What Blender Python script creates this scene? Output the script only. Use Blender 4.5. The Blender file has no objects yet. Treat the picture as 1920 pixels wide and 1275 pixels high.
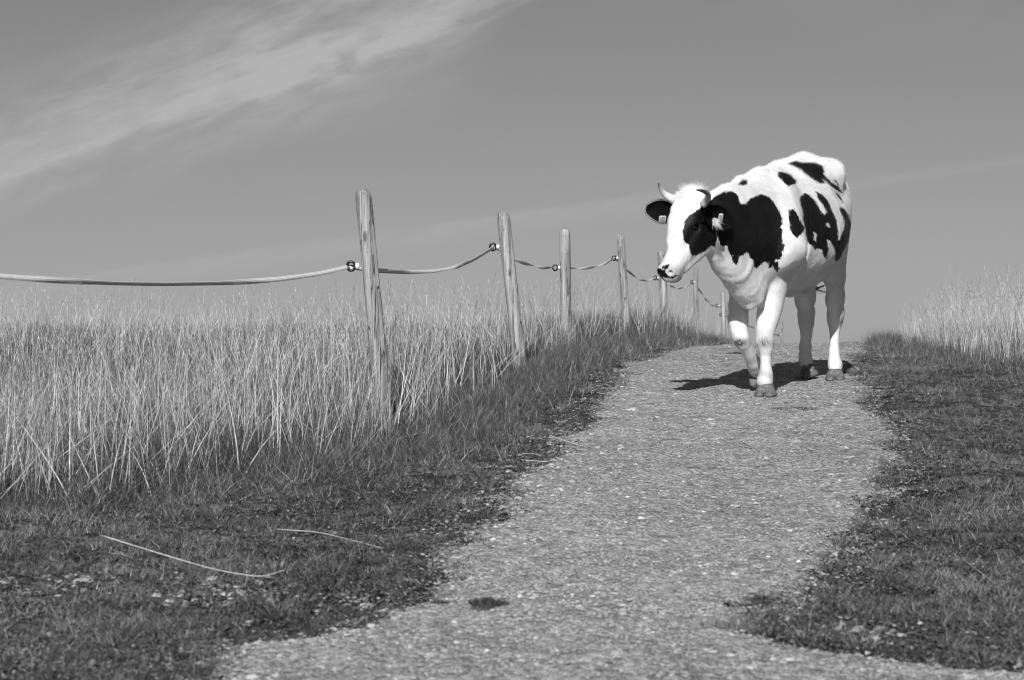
import bpy, math, random
import numpy as np
from mathutils import Vector

SC = bpy.context.scene
COL = SC.collection
RNG = np.random.default_rng(7)
random.seed(7)
PI = math.pi

# ------------------------------------------------------------------ camera, sky, sun, exposure
FPX, CX, HY = 80/36*1920, 960.0, 665.0          # focal length in photo pixels, image centre, eye level row
cam_d = bpy.data.cameras.new('camera'); cam = bpy.data.objects.new('camera', cam_d); COL.objects.link(cam)
cam.location = (0, 0, 0); cam.rotation_euler = (PI/2, 0, 0)
cam_d.lens = 80; cam_d.sensor_width = 36; cam_d.shift_y = 27.5/1920
cam_d.clip_start = 0.1; cam_d.clip_end = 6000
cam_d.dof.use_dof = True; cam_d.dof.focus_distance = 13.2; cam_d.dof.aperture_fstop = 6.0
SC.camera = cam
SC.cycles.filter_width = 1.1

SUN_EL, SUN_LAT = math.radians(31.5), math.radians(8.5)   # sun behind the camera, a little to the left
sun_dir = Vector((-math.sin(SUN_LAT)*math.cos(SUN_EL), -math.cos(SUN_LAT)*math.cos(SUN_EL), math.sin(SUN_EL)))
sd = bpy.data.lights.new('sun', 'SUN'); sd.energy = 5.0; sd.angle = math.radians(0.5); sd.color = (1, 1, 1)
sun = bpy.data.objects.new('sun', sd); COL.objects.link(sun)
sun.rotation_euler = sun_dir.to_track_quat('Z', 'Y').to_euler(); sun.location = (-8, -20, 25)

vs = SC.view_settings; vs.view_transform = 'Standard'; vs.look = 'None'; vs.exposure = 0.0; vs.gamma = 1.0
vs.use_curve_mapping = False

class NT:
    """tiny node helper"""
    def __init__(s, tree): s.t = tree; s.n = tree.nodes; s.l = tree.links
    def node(s, typ, props=None, **inp):
        nd = s.n.new(typ)
        for k, v in (props or {}).items(): setattr(nd, k, v)
        for k, v in inp.items():
            key = int(k[1:]) if k[0] == 'i' and k[1:].isdigit() else k.replace('_', ' ')
            s.put(nd.inputs[key], v)
        return nd
    def put(s, sock, v):
        if isinstance(v, bpy.types.NodeSocket): s.l.new(v, sock)
        elif isinstance(v, bpy.types.Node): s.l.new(v.outputs[0], sock)
        else: sock.default_value = v
    def math(s, op, a, b=0.0, c=None, clamp=False):
        nd = s.n.new('ShaderNodeMath'); nd.operation = op; nd.use_clamp = clamp
        s.put(nd.inputs[0], a); s.put(nd.inputs[1], b)
        if c is not None: s.put(nd.inputs[2], c)
        return nd.outputs[0]
    def noise(s, vec, scale, detail=4, rough=0.55, dist=0.0):
        nd = s.n.new('ShaderNodeTexNoise'); s.put(nd.inputs['Vector'], vec)
        nd.inputs['Scale'].default_value = scale; nd.inputs['Detail'].default_value = detail
        nd.inputs['Roughness'].default_value = rough; nd.inputs['Distortion'].default_value = dist
        return nd.outputs[0]
    def ramp(s, fac, pts):
        nd = s.n.new('ShaderNodeValToRGB'); s.put(nd.inputs[0], fac)
        cr = nd.color_ramp
        while len(cr.elements) < len(pts): cr.elements.new(0.5)
        for e, (p, v) in zip(cr.elements, pts):
            e.position = p; e.color = (v, v, v, 1)
        return nd.outputs[0]
    def maprange(s, v, a, b, c, d, smooth=True):
        nd = s.n.new('ShaderNodeMapRange'); nd.interpolation_type = 'SMOOTHSTEP' if smooth else 'LINEAR'
        s.put(nd.inputs[0], v)
        for i, x in enumerate((a, b, c, d)): s.put(nd.inputs[i+1], x)
        return nd.outputs[0]

world = bpy.data.worlds.new('World'); SC.world = world; world.use_nodes = True
w = NT(world.node_tree); w.n.clear()
sky = w.node('ShaderNodeTexSky', dict(sky_type='NISHITA', sun_disc=False, sun_elevation=SUN_EL,
             sun_rotation=math.atan2(sun_dir.x, sun_dir.y), altitude=50, air_density=1.0, dust_density=0.3, ozone_density=1.0))
sep = w.node('ShaderNodeSeparateColor'); w.put(sep.inputs[0], sky)
# black-and-white film: mostly the red and green light of the sky
bw = w.math('ADD', w.math('MULTIPLY', sep.outputs[0], 0.45), w.math('MULTIPLY', sep.outputs[1], 0.55))
SKY_K = 0.68
bw = w.math('MULTIPLY', w.math('POWER', bw, 0.75), SKY_K)
tc = w.node('ShaderNodeTexCoord'); sx = w.node('ShaderNodeSeparateXYZ'); w.put(sx.inputs[0], tc.outputs['Generated'])
yy = w.math('MAXIMUM', sx.outputs[1], 0.02)
az = w.math('DIVIDE', sx.outputs[0], yy); el = w.math('DIVIDE', sx.outputs[2], yy)
def skypt(px, py): return ((px-CX)/FPX, (HY-py)/FPX)
def band(p0, p1, w0, w1):
    """soft mask around the sky line p0-p1 (az, el), half width w0 below and w1 above"""
    (a0, e0), (a1, e1) = p0, p1; k = (e1-e0)/(a1-a0)
    line = w.math('MULTIPLY_ADD', az, k, e0-k*a0)
    return w.math('SUBTRACT', el, line), k
frnt = w.maprange(sx.outputs[1], 0.3, 0.6, 0, 1)
comb = w.node('ShaderNodeCombineXYZ'); w.put(comb.inputs[0], az); w.put(comb.inputs[1], el)
rot = w.node('ShaderNodeMapping', dict(vector_type='TEXTURE')); w.put(rot.inputs[0], comb)
rot.inputs['Rotation'].default_value = (0, 0, math.radians(20)); rot.inputs['Scale'].default_value = (1.0, 0.22, 1)
n_wisp = w.noise(rot, 26, 8, 0.62, 0.5)
n_big = w.noise(rot, 7, 3, 0.5, 0.3)
n_fib = w.noise(rot, 75, 6, 0.65, 0.4)
# wide cirrus from lower left to the top
d1, _ = band(skypt(0, 325), skypt(900, 0), 0, 0)
wob = w.math('MULTIPLY', w.math('SUBTRACT', n_big, 0.5), 0.05)
d1 = w.math('ADD', d1, wob)
m1 = w.math('MULTIPLY', w.maprange(d1, -0.034, 0.0, 0, 1), w.maprange(d1, 0.004, 0.06, 1, 0))
m1 = w.math('MULTIPLY', m1, w.math('MULTIPLY', w.maprange(n_wisp, 0.22, 0.72, 0.2, 1), w.maprange(n_fib, 0.3, 0.65, 0.70, 1.10)))
d1b, _ = band(skypt(0, 330), skypt(960, -10), 0, 0)
d1b = w.math('ADD', d1b, w.math('MULTIPLY', w.math('SUBTRACT', n_wisp, 0.5), 0.022))
m1b = w.math('MULTIPLY', w.maprange(d1b, -0.010, 0.0, 0, 1), w.maprange(d1b, 0.0, 0.02, 1, 0))
m1b = w.math('MULTIPLY', m1b, w.maprange(n_big, 0.3, 0.6, 0.3, 1))
hfade = w.maprange(az, -0.03, 0.005, 1, 0)
top = w.maprange(az, -0.23, -0.02, 1.0, 0.8)
lump_d = w.math('ADD', w.math('POWER', w.math('DIVIDE', w.math('SUBTRACT', az, skypt(560, 0)[0]), 0.085), 2), w.math('POWER', w.math('DIVIDE', w.math('SUBTRACT', el, skypt(0, 150)[1]), 0.03), 2))
m_l = w.math('MULTIPLY', w.maprange(w.math('ADD', lump_d, w.math('MULTIPLY', n_wisp, 0.8)), 0.2, 1.6, 1, 0), w.maprange(n_wisp, 0.3, 0.6, 0.35, 0.9))
cl = w.math('ADD', w.math('MULTIPLY', w.math('MULTIPLY', m1, hfade), 0.76), w.math('MULTIPLY', w.math('MULTIPLY', m1b, w.maprange(az, 0.005, 0.03, 1, 0)), 0.42))
cl = w.math('ADD', cl, w.math('MULTIPLY', m_l, 0.35))
# low thin trail
d2, _ = band(skypt(300, 500), skypt(1200, 372), 0, 0)
m2 = w.math('MULTIPLY', w.maprange(d2, -0.012, 0.0, 0, 1), w.maprange(d2, 0.0, 0.003, 1, 0))
m2 = w.math('MULTIPLY', m2, w.maprange(n_wisp, 0.3, 0.6, 0.3, 1))
cl = w.math('ADD', cl, w.math('MULTIPLY', w.math('MULTIPLY', m2, w.maprange(az, 0.05, 0.1, 1, 0)), 0.34))
d3, _ = band(skypt(1600, 345), skypt(1920, 298), 0, 0)
m3 = w.math('MULTIPLY', w.maprange(d3, -0.004, -0.001, 0, 1), w.maprange(d3, 0.0, 0.003, 1, 0))
cl = w.math('ADD', cl, w.math('MULTIPLY', w.math('MULTIPLY', m3, w.maprange(az, 0.11, 0.15, 0, 1)), 0.16))
# faint veil top right
d4, _ = band(skypt(1200, -40), skypt(1920, 40), 0, 0)
m4 = w.maprange(d4, -0.03, 0.01, 0, 1)
cl = w.math('ADD', cl, w.math('MULTIPLY', w.math('MULTIPLY', m4, w.maprange(az, 0.0, 0.1, 0, 1)), w.maprange(n_big, 0.3, 0.7, 0.0, 0.12)))
cl = w.math('MULTIPLY', cl, frnt, clamp=True)
CLOUD = 4.5
skyv = w.math('ADD', w.math('MULTIPLY', bw, w.math('SUBTRACT', 1, cl)), w.math('MULTIPLY', cl, CLOUD))
cc = w.node('ShaderNodeCombineColor')
for i in range(3): w.put(cc.inputs[i], skyv)
bg = w.node('ShaderNodeBackground'); w.put(bg.inputs[0], cc); bg.inputs[1].default_value = 0.10
wo = w.node('ShaderNodeOutputWorld'); w.put(wo.inputs[0], bg)

# ------------------------------------------------------------------ helpers
def pix(px, py, Y): return np.array([(px-CX)/FPX*Y, Y, (HY-py)/FPX*Y])

def vnoise(x, y, seed=0):
    """smooth value noise -1..1 on numpy arrays"""
    xi = np.floor(x).astype(np.int64); yi = np.floor(y).astype(np.int64)
    fx = x-xi; fy = y-yi; fx = fx*fx*(3-2*fx); fy = fy*fy*(3-2*fy)
    def h(a, b):
        n = (a*374761393 + b*668265263 + seed*974634777) & 0xffffffff
        n = ((n ^ (n >> 13))*1274126177) & 0xffffffff
        return ((n ^ (n >> 16)) & 0xffff)/32767.5-1
    return (h(xi, yi)*(1-fx)+h(xi+1, yi)*fx)*(1-fy) + (h(xi, yi+1)*(1-fx)+h(xi+1, yi+1)*fx)*fy

def mesh_np(name, verts, faces, attrs=None, smooth=False):
    """faces: list of (k, array) groups or a single int array"""
    me = bpy.data.meshes.new(name)
    groups = faces if isinstance(faces, list) else [faces]
    groups = [np.asarray(g, np.int32) for g in groups if len(g)]
    nl = sum(g.size for g in groups); nf = sum(len(g) for g in groups)
    me.vertices.add(len(verts)); me.vertices.foreach_set('co', np.asarray(verts, np.float32).ravel())
    me.loops.add(nl); me.loops.foreach_set('vertex_index', np.concatenate([g.ravel() for g in groups]))
    me.polygons.add(nf)
    tot = np.concatenate([np.full(len(g), g.shape[1], np.int32) for g in groups])
    st = np.concatenate([[0], np.cumsum(tot)[:-1]]).astype(np.int32)
    me.polygons.foreach_set('loop_start', st); me.polygons.foreach_set('loop_total', tot)
    if smooth: me.polygons.foreach_set('use_smooth', np.ones(nf, bool))
    for k, a in (attrs or {}).items():
        at = me.attributes.new(k, 'FLOAT', 'POINT'); at.data.foreach_set('value', np.asarray(a, np.float32))
    me.update(calc_edges=True)
    return me

def link(name, me, mat=None, parent=None, loc=None):
    o = bpy.data.objects.new(name, me); COL.objects.link(o)
    if mat: me.materials.append(mat)
    if parent: o.parent = parent
    if loc is not None: o.location = loc
    return o
def tag(o, label=None, cat=None, group=None, kind=None):
    for k, v in (('label', label), ('category', cat), ('group', group), ('kind', kind)):
        if v: o[k] = v
    return o
def empty(name, loc, **kw):
    o = bpy.data.objects.new(name, None); COL.objects.link(o); o.location = loc; o.empty_display_size = 0.2
    return tag(o, **kw)

def grid_faces(nu, nv, wrap=False):
    i = np.arange(nu-1)[:, None]; j = np.arange(nv if wrap else nv-1)[None, :]
    j2 = (j+1) % nv
    return np.stack([(i*nv+j), (i*nv+j2), ((i+1)*nv+j2), ((i+1)*nv+j)], -1).reshape(-1, 4)

def tube(points, radii, n=12, cap=True, squash=None):
    """points (k,3), radii (k,) -> verts, faces"""
    P = np.asarray(points, float); R = np.asarray(radii, float); k = len(P)
    T = np.gradient(P, axis=0); T /= np.linalg.norm(T, axis=1)[:, None]+1e-12
    up = np.array([0, 0, 1.0]) if abs(T[0][2]) < 0.9 else np.array([1.0, 0, 0])
    V = []
    A = np.cross(T[0], up); A /= np.linalg.norm(A)
    th = np.linspace(0, 2*PI, n, endpoint=False)
    for i in range(k):
        A = A-T[i]*A.dot(T[i]); A /= np.linalg.norm(A); B = np.cross(T[i], A)
        V.append(P[i]+R[i]*(np.cos(th)[:, None]*A+np.sin(th)[:, None]*B))
    V = np.concatenate(V); F = [grid_faces(k, n, True)]
    if cap:
        c0, c1 = len(V), len(V)+1
        V = np.concatenate([V, P[:1], P[-1:]])
        j = np.arange(n); j2 = (j+1) % n
        F.append(np.concatenate([np.stack([np.full(n, c0), j2, j], 1), np.stack([np.full(n, c1), (k-1)*n+j, (k-1)*n+j2], 1)]))
    return V, F
def merge(parts):
    VS, Q, T, off = [], [], [], 0
    for V, F in parts:
        for f in F: (Q if f.shape[1] == 4 else T).append(f+off)
        VS.append(V); off += len(V)
    return np.concatenate(VS), ([np.concatenate(Q)] if Q else [])+([np.concatenate(T)] if T else [])

# ------------------------------------------------------------------ materials
def new_mat(name):
    m = bpy.data.materials.new(name); m.use_nodes = True; t = NT(m.node_tree); t.n.clear()
    out = t.node('ShaderNodeOutputMaterial'); return m, t, out
def grey(t, v):
    c = t.node('ShaderNodeCombineColor')
    for i in range(3): t.put(c.inputs[i], v)
    return c.outputs[0]
def principled(t, out, val, rough=0.8, bump=None, bdist=0.01, bstr=1.0, spec=0.3):
    b = t.node('ShaderNodeBsdfPrincipled'); t.put(b.inputs['Base Color'], grey(t, val))
    t.put(b.inputs['Roughness'], rough); b.inputs['Specular IOR Level'].default_value = spec
    if bump is not None:
        bm = t.node('ShaderNodeBump'); t.put(bm.inputs['Height'], bump); bm.inputs['Distance'].default_value = bdist
        bm.inputs['Strength'].default_value = bstr; t.put(b.inputs['Normal'], bm.outputs[0])
    t.put(out.inputs[0], b.outputs[0]); return b

def mat_ground():
    m, t, out = new_mat('turf soil'); g = t.node('ShaderNodeNewGeometry').outputs['Position']
    n1 = t.noise(g, 1.3, 5, 0.6); n2 = t.noise(g, 16, 6, 0.7); n3 = t.noise(g, 70, 4, 0.7); n4 = t.noise(g, 6, 4, 0.6)
    v = t.math('MULTIPLY', t.maprange(n2, 0.35, 0.68, 0.02, 0.18), t.maprange(n1, 0.3, 0.7, 0.7, 1.35))
    v = t.math('MULTIPLY', v, t.maprange(n3, 0.32, 0.68, 0.35, 1.8))
    v = t.math('MULTIPLY', v, t.maprange(n4, 0.35, 0.65, 0.7, 1.3))
    vo = t.node('ShaderNodeTexVoronoi', dict(feature='F1')); t.put(vo.inputs['Vector'], g); vo.inputs['Scale'].default_value = 70
    cs = t.node('ShaderNodeSeparateColor'); t.put(cs.inputs[0], vo.outputs['Color'])
    at = t.node('ShaderNodeAttribute', dict(attribute_name='bare')).outputs['Fac']
    bare = t.maprange(t.math('ADD', at, t.math('ADD', t.math('MULTIPLY', t.math('SUBTRACT', n2, 0.5), 1.5), t.math('MULTIPLY', t.math('SUBTRACT', n3, 0.5), 0.9))), 0.42, 0.62, 0, 1)
    gr = t.math('MULTIPLY', t.maprange(cs.outputs[0], 0, 1, 0.18, 0.42, False), t.maprange(n3, 0.3, 0.7, 0.7, 1.2))
    v = t.math('ADD', t.math('MULTIPLY', v, t.math('SUBTRACT', 1, bare)), t.math('MULTIPLY', bare, gr))
    hb = t.math('ADD', n2, t.math('MULTIPLY', n3, 0.5))
    principled(t, out, v, 0.95, hb, 0.035, 1.0, 0.05); return m
def mat_path():
    m, t, out = new_mat('fine gravel'); g = t.node('ShaderNodeNewGeometry').outputs['Position']
    vo = t.node('ShaderNodeTexVoronoi', dict(feature='F1')); t.put(vo.inputs['Vector'], g); vo.inputs['Scale'].default_value = 75
    cs = t.node('ShaderNodeSeparateColor'); t.put(cs.inputs[0], vo.outputs['Color'])
    vo2 = t.node('ShaderNodeTexVoronoi', dict(feature='F1')); t.put(vo2.inputs['Vector'], g); vo2.inputs['Scale'].default_value = 170
    cs2 = t.node('ShaderNodeSeparateColor'); t.put(cs2.inputs[0], vo2.outputs['Color'])
    n1 = t.noise(g, 1.6, 4, 0.6); n2 = t.noise(g, 11, 5, 0.6); n3 = t.noise(g, 200, 2, 0.5)
    vo3 = t.node('ShaderNodeTexVoronoi', dict(feature='F1')); t.put(vo3.inputs['Vector'], g); vo3.inputs['Scale'].default_value = 38
    cs3 = t.node('ShaderNodeSeparateColor'); t.put(cs3.inputs[0], vo3.outputs['Color'])
    big = t.maprange(cs3.outputs[1], 0.72, 0.8, 0, 1); n5 = t.noise(g, 45, 5, 0.7)
    v = t.math('MULTIPLY', t.maprange(cs.outputs[0], 0, 1, 0.20, 0.46, False), t.maprange(cs2.outputs[0], 0, 1, 0.6, 1.35, False))
    v = t.math('ADD', t.math('MULTIPLY', v, t.math('SUBTRACT', 1, big)), t.math('MULTIPLY', big, t.maprange(cs3.outputs[0], 0, 1, 0.22, 0.5, False)))
    v = t.math('MULTIPLY', v, t.maprange(n5, 0.34, 0.5, 0.66, 1.04))
    v = t.math('MULTIPLY', v, t.maprange(n1, 0.3, 0.7, 0.84, 1.12))
    v = t.math('MULTIPLY', v, t.maprange(n2, 0.28, 0.5, 0.6, 1.03))
    hb = t.math('ADD', t.math('MULTIPLY', t.math('SUBTRACT', 1, vo.outputs['Distance']), 0.5), t.math('MULTIPLY', t.math('SUBTRACT', 1, vo2.outputs['Distance']), 0.25))
    hb = t.math('ADD', hb, t.math('MULTIPLY', n2, 1.2))
    principled(t, out, v, 0.95, hb, 0.014, 1.0, 0.1); return m
def mat_stone():
    m, t, out = new_mat('pebble stone'); at = t.node('ShaderNodeAttribute', dict(attribute_name='shade')).outputs['Fac']
    g = t.node('ShaderNodeNewGeometry').outputs['Position']; n = t.noise(g, 120, 3, 0.6)
    principled(t, out, t.math('MULTIPLY', at, t.maprange(n, 0.3, 0.7, 0.8, 1.15)), 0.85, n, 0.002, 0.6, 0.3); return m
def mat_grass(name, trans=0.25, lo=0.8, hi=1.2):
    m, t, out = new_mat(name); at = t.node('ShaderNodeAttribute', dict(attribute_name='shade')).outputs['Fac']
    g = t.node('ShaderNodeNewGeometry').outputs['Position']; n = t.noise(g, 40, 2, 0.5)
    c = grey(t, t.math('MULTIPLY', at, t.maprange(n, 0.3, 0.7, lo, hi)))
    d = t.node('ShaderNodeBsdfDiffuse'); t.put(d.inputs[0], c)
    tr = t.node('ShaderNodeBsdfTranslucent'); t.put(tr.inputs[0], c)
    gl = t.node('ShaderNodeBsdfGlossy'); t.put(gl.inputs[0], (0.8, 0.8, 0.8, 1)); gl.inputs['Roughness'].default_value = 0.45
    mx = t.node('ShaderNodeMixShader'); mx.inputs[0].default_value = trans; t.put(mx.inputs[1], d.outputs[0]); t.put(mx.inputs[2], tr.outputs[0])
    mx2 = t.node('ShaderNodeMixShader'); mx2.inputs[0].default_value = 0.03; t.put(mx2.inputs[1], mx.outputs[0]); t.put(mx2.inputs[2], gl.outputs[0])
    t.put(out.inputs[0], mx2.outputs[0]); return m
def mat_plain(name, v, rough=0.6, spec=0.4, var=0.15, scale=40, bd=0.002):
    m, t, out = new_mat(name); g = t.node('ShaderNodeTexCoord').outputs['Object']; n = t.noise(g, scale, 4, 0.6)
    principled(t, out, t.math('MULTIPLY', t.maprange(n, 0.3, 0.7, 1-var, 1+var), v), rough, n, bd, 0.5, spec); return m
def mat_wood():
    m, t, out = new_mat('weathered wood'); tc = t.node('ShaderNodeTexCoord').outputs['Object']
    oi = t.node('ShaderNodeObjectInfo').outputs['Random']
    mp = t.node('ShaderNodeMapping'); t.put(mp.inputs[0], tc); mp.inputs['Scale'].default_value = (26, 26, 1.6)
    off = t.node('ShaderNodeCombineXYZ'); t.put(off.inputs[0], t.math('MULTIPLY', oi, 37.0)); t.put(off.inputs[2], t.math('MULTIPLY', oi, 91.0)); t.put(mp.inputs['Location'], off)
    grain = t.noise(mp, 1.0, 7, 0.7, 0.25)
    mp2 = t.node('ShaderNodeMapping'); t.put(mp2.inputs[0], tc); mp2.inputs['Scale'].default_value = (60, 60, 2.2); t.put(mp2.inputs['Location'], off)
    fine = t.noise(mp2, 1.6, 4, 0.7)
    mp3 = t.node('ShaderNodeMapping'); t.put(mp3.inputs[0], tc); mp3.inputs['Scale'].default_value = (14, 14, 0.75); t.put(mp3.inputs['Location'], off)
    cr = t.noise(mp3, 1.2, 3, 0.5, 0.1)
    crack = t.maprange(t.math('ABSOLUTE', t.math('SUBTRACT', cr, 0.5)), 0.0, 0.020, 1, 0)
    crack = t.math('MULTIPLY', crack, t.maprange(grain, 0.4, 0.55, 0, 1))
    sp = t.noise(tc, 60, 3, 0.6)
    knot = t.node('ShaderNodeTexVoronoi', dict(feature='F1')); mk = t.node('ShaderNodeMapping'); t.put(mk.inputs[0], tc)
    mk.inputs['Scale'].default_value = (9, 9, 3.6); t.put(mk.inputs['Location'], off); t.put(knot.inputs['Vector'], mk); knot.inputs['Scale'].default_value = 1.0
    kd = t.maprange(knot.outputs['Distance'], 0.07, 0.14, 1, 0)
    v = t.maprange(grain, 0.32, 0.68, 0.17, 0.46)
    v = t.math('MULTIPLY', v, t.maprange(fine, 0.3, 0.7, 0.75, 1.2))
    v = t.math('MULTIPLY', v, t.math('SUBTRACT', 1, t.math('MULTIPLY', crack, 0.85)))
    v = t.math('MULTIPLY', v, t.math('SUBTRACT', 1, t.math('MULTIPLY', kd, 0.55)))
    v = t.math('MULTIPLY', v, t.maprange(sp, 0.62, 0.72, 1, 0.55))
    hb = t.math('SUBTRACT', t.math('ADD', grain, t.math('MULTIPLY', fine, 0.5)), t.math('MULTIPLY', crack, 1.5))
    principled(t, out, v, 0.85, hb, 0.006, 0.9, 0.15); return m

M_GROUND, M_PATH, M_STONE, M_WOOD = mat_ground(), mat_path(), mat_stone(), mat_wood()
M_DRY, M_LOW = mat_grass('dry grass straw', 0.12), mat_grass('short grass leaf', 0.2)
M_BLACK = mat_plain('black plastic', 0.012, 0.3, 0.5); M_WHITEP = mat_plain('white porcelain', 0.75, 0.3, 0.5, 0.05)
M_STEEL = mat_plain('galvanised steel', 0.25, 0.4, 0.6)
def mat_tape():
    m, t, out = new_mat('woven fence tape'); uv = t.node('ShaderNodeAttribute', dict(attribute_name='across')).outputs['Fac']
    st = t.math('SINE', t.math('MULTIPLY', uv, 20.0)); g = t.node('ShaderNodeNewGeometry').outputs['Position']; n = t.noise(g, 30, 3, 0.6)
    v = t.math('MULTIPLY', t.maprange(st, -1, 1, 0.62, 0.92), t.maprange(n, 0.3, 0.7, 0.92, 1.04))
    b = principled(t, out, v, 0.6, None, 0.001, 0.4, 0.3)
    tr = t.node('ShaderNodeBsdfTranslucent'); t.put(tr.inputs[0], grey(t, v)); mx = t.node('ShaderNodeMixShader'); mx.inputs[0].default_value = 0.15
    t.put(mx.inputs[1], b.outputs[0]); t.put(mx.inputs[2], tr.outputs[0]); t.put(out.inputs[0], mx.outputs[0]); return m
M_TAPE = mat_tape()

# ------------------------------------------------------------------ terrain
HT = [(-60, -1.1), (0, -1.02), (3, -.97), (6, -.858), (8, -.722), (10, -.551), (12, -.385), (13.3, -.262), (14.6, -.165), (17, -.045),
      (20, .047), (24, .105), (27, .112), (31, .03), (36, -.15), (45, -.6), (60, -1.8), (100, -5), (200, -9), (4000, -9)]
_hy = np.array([a for a, b in HT], float); _hz = np.array([b for a, b in HT], float)
_ty = np.arange(-60, 220, 0.05); _tz = np.interp(_ty, _hy, _hz)
_k = np.hanning(41); _k /= _k.sum(); _tz2 = np.convolve(np.pad(_tz, 20, mode='edge'), _k, 'valid')
def hbase(Y): return np.interp(Y, _ty, _tz2)
FENCE = np.array([(-4.5, 4.0), (-3.1, 7.0), (-.745, 12.0), (.02, 15.5), (.47, 20), (1.14, 24), (1.84, 28), (2.67, 33), (3.5, 38), (5.7, 48), (7.7, 58)])
def fence_x(Y): return np.interp(Y, FENCE[:, 1], FENCE[:, 0])
def G(x, Y):
    x = np.asarray(x, float); Y = np.asarray(Y, float)
    z = hbase(Y)
    d = x-fence_x(Y)
    amp = np.interp(Y, [14, 17, 20, 24, 28, 33, 38, 48, 60], [0, .03, .08, .2, .30, .30, .26, .2, 0])
    side = np.where(d > 0, np.exp(-(d/.42)**2), 0.25+0.75*np.exp(-(d/1.2)**2))
    z = z+amp*side
    # slight rise right of the path
    rr = np.clip((x-(2.3+0.10*(Y-15)))/1.6, 0, 1); z = z+0.07*rr*rr*(3-2*rr)*np.interp(Y, [12, 15, 24, 34], [0, 1, 1, 0])
    m = np.interp(Y, [60, 120], [1, 0])
    z = z+m*(0.018*vnoise(x*1.1, Y*1.1, 3)+0.010*vnoise(x*3.7, Y*3.7, 4))
    return z
def turf_relief(x, Y): return 0.010*vnoise(x*9, Y*9, 5)+0.007*vnoise(x*19, Y*19, 6)
def ground_y(px, py):
    """photo pixel -> (x, Y) on the path profile"""
    ys = np.arange(3, 26, 0.02); rows = HY-hbase(ys)*FPX/ys
    Y = float(np.interp(-py, -rows, ys)); return ((px-CX)/FPX*Y, Y)

def spaced(segs):
    out = []
    for a, b, n in segs: out += list(np.linspace(a, b, n, endpoint=False))
    return np.array(out+[segs[-1][1]])
gx = spaced([(-3000, -60, 14), (-60, -9, 40), (-9, -3, 90), (-3, 4.6, 300), (4.6, 11, 90), (11, 60, 40), (60, 3000, 14)])
gy = spaced([(-60, 3, 40), (3, 14, 440), (14, 36, 380), (36, 70, 90), (70, 300, 40), (300, 4000, 16)])
# path outline from the photograph, read off as plan coordinates
LEFT = [(-40, -.5), (3.0, -.62), (4.5, -.72)]; RIGHT = [(-40, 3.2), (4.5, 3.2), (5.85, 3.0)]
for p in [(380, 1275), (435, 1240), (455, 1205), (560, 1195), (690, 1175), (715, 1145), (820, 1105), (845, 1060), (905, 1010), (985, 975), (975, 925), (1045, 850), (1115, 780), (1140, 735), (1180, 692), (1255, 662)]:
    x, Y = ground_y(*p); LEFT.append((Y, x))
LEFT += [(24, 2.35), (28, 2.75), (34, 3.6), (45, 5.6)]
for p in [(1900, 1262), (1600, 1240), (1470, 1225), (1395, 1205), (1405, 1130), (1490, 1075), (1600, 965), (1640, 880), (1682, 812), (1640, 770), (1600, 735), (1585, 700), (1598, 668)]:
    x, Y = ground_y(*p); RIGHT.append((Y, x))
RIGHT += [(24, 3.75), (28, 4.2), (34, 5.0), (45, 7.2)]
LEFT = np.array(LEFT); RIGHT = np.array(RIGHT)
def edgeL(Y): return np.interp(Y, LEFT[:, 0], LEFT[:, 1])+0.05*vnoise(Y*1.7, Y*0+3, 11)+0.045*vnoise(Y*5.5, Y*0+7, 12)+0.02*vnoise(Y*16, Y*0+1, 13)
def edgeR(Y): return np.interp(Y, RIGHT[:, 0], RIGHT[:, 1])+0.05*vnoise(Y*1.5, Y*0+9, 14)+0.045*vnoise(Y*5.1, Y*0+2, 15)+0.02*vnoise(Y*15, Y*0+5, 16)
X, Yg = np.meshgrid(gx, gy, indexing='xy')
Z = G(X, Yg)
# bare pebbly patches near the lower left
bare = np.zeros_like(Z)
for (px, py, rx, ry, a) in ((470, 1110, .22, .28, .42), (120, 1090, .25, .2, .35), (60, 1190, .2, .15, .35), (620, 1130, .15, .2, .35), (1620, 1210, .35, .12, .45), (1500, 1170, .2, .1, .5), (1080, 905, .2, .3, .5)):
    bx, by = ground_y(px, py); bare = np.maximum(bare, a*np.exp(-((X-bx)/rx)**2-((Yg-by)/ry)**2))
L_, R_ = edgeL(Yg), edgeR(Yg); dout = np.maximum(L_-X, X-R_)                  # metres outside the path
fringe = .8*np.exp(-np.clip(dout, 0, None)/.075)*(Yg < 60)
bare = np.maximum(bare, fringe)
tw = np.clip(dout/.15, 0, 1)*np.clip((36-Yg)/4, 0, 1); Z = Z+tw*turf_relief(X, Yg)
me = mesh_np('ground', np.stack([X, Yg, Z], -1).reshape(-1, 3), grid_faces(len(gy), len(gx)), dict(bare=bare.ravel()), True)
tag(link('ground', me, M_GROUND), kind='structure')

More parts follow.
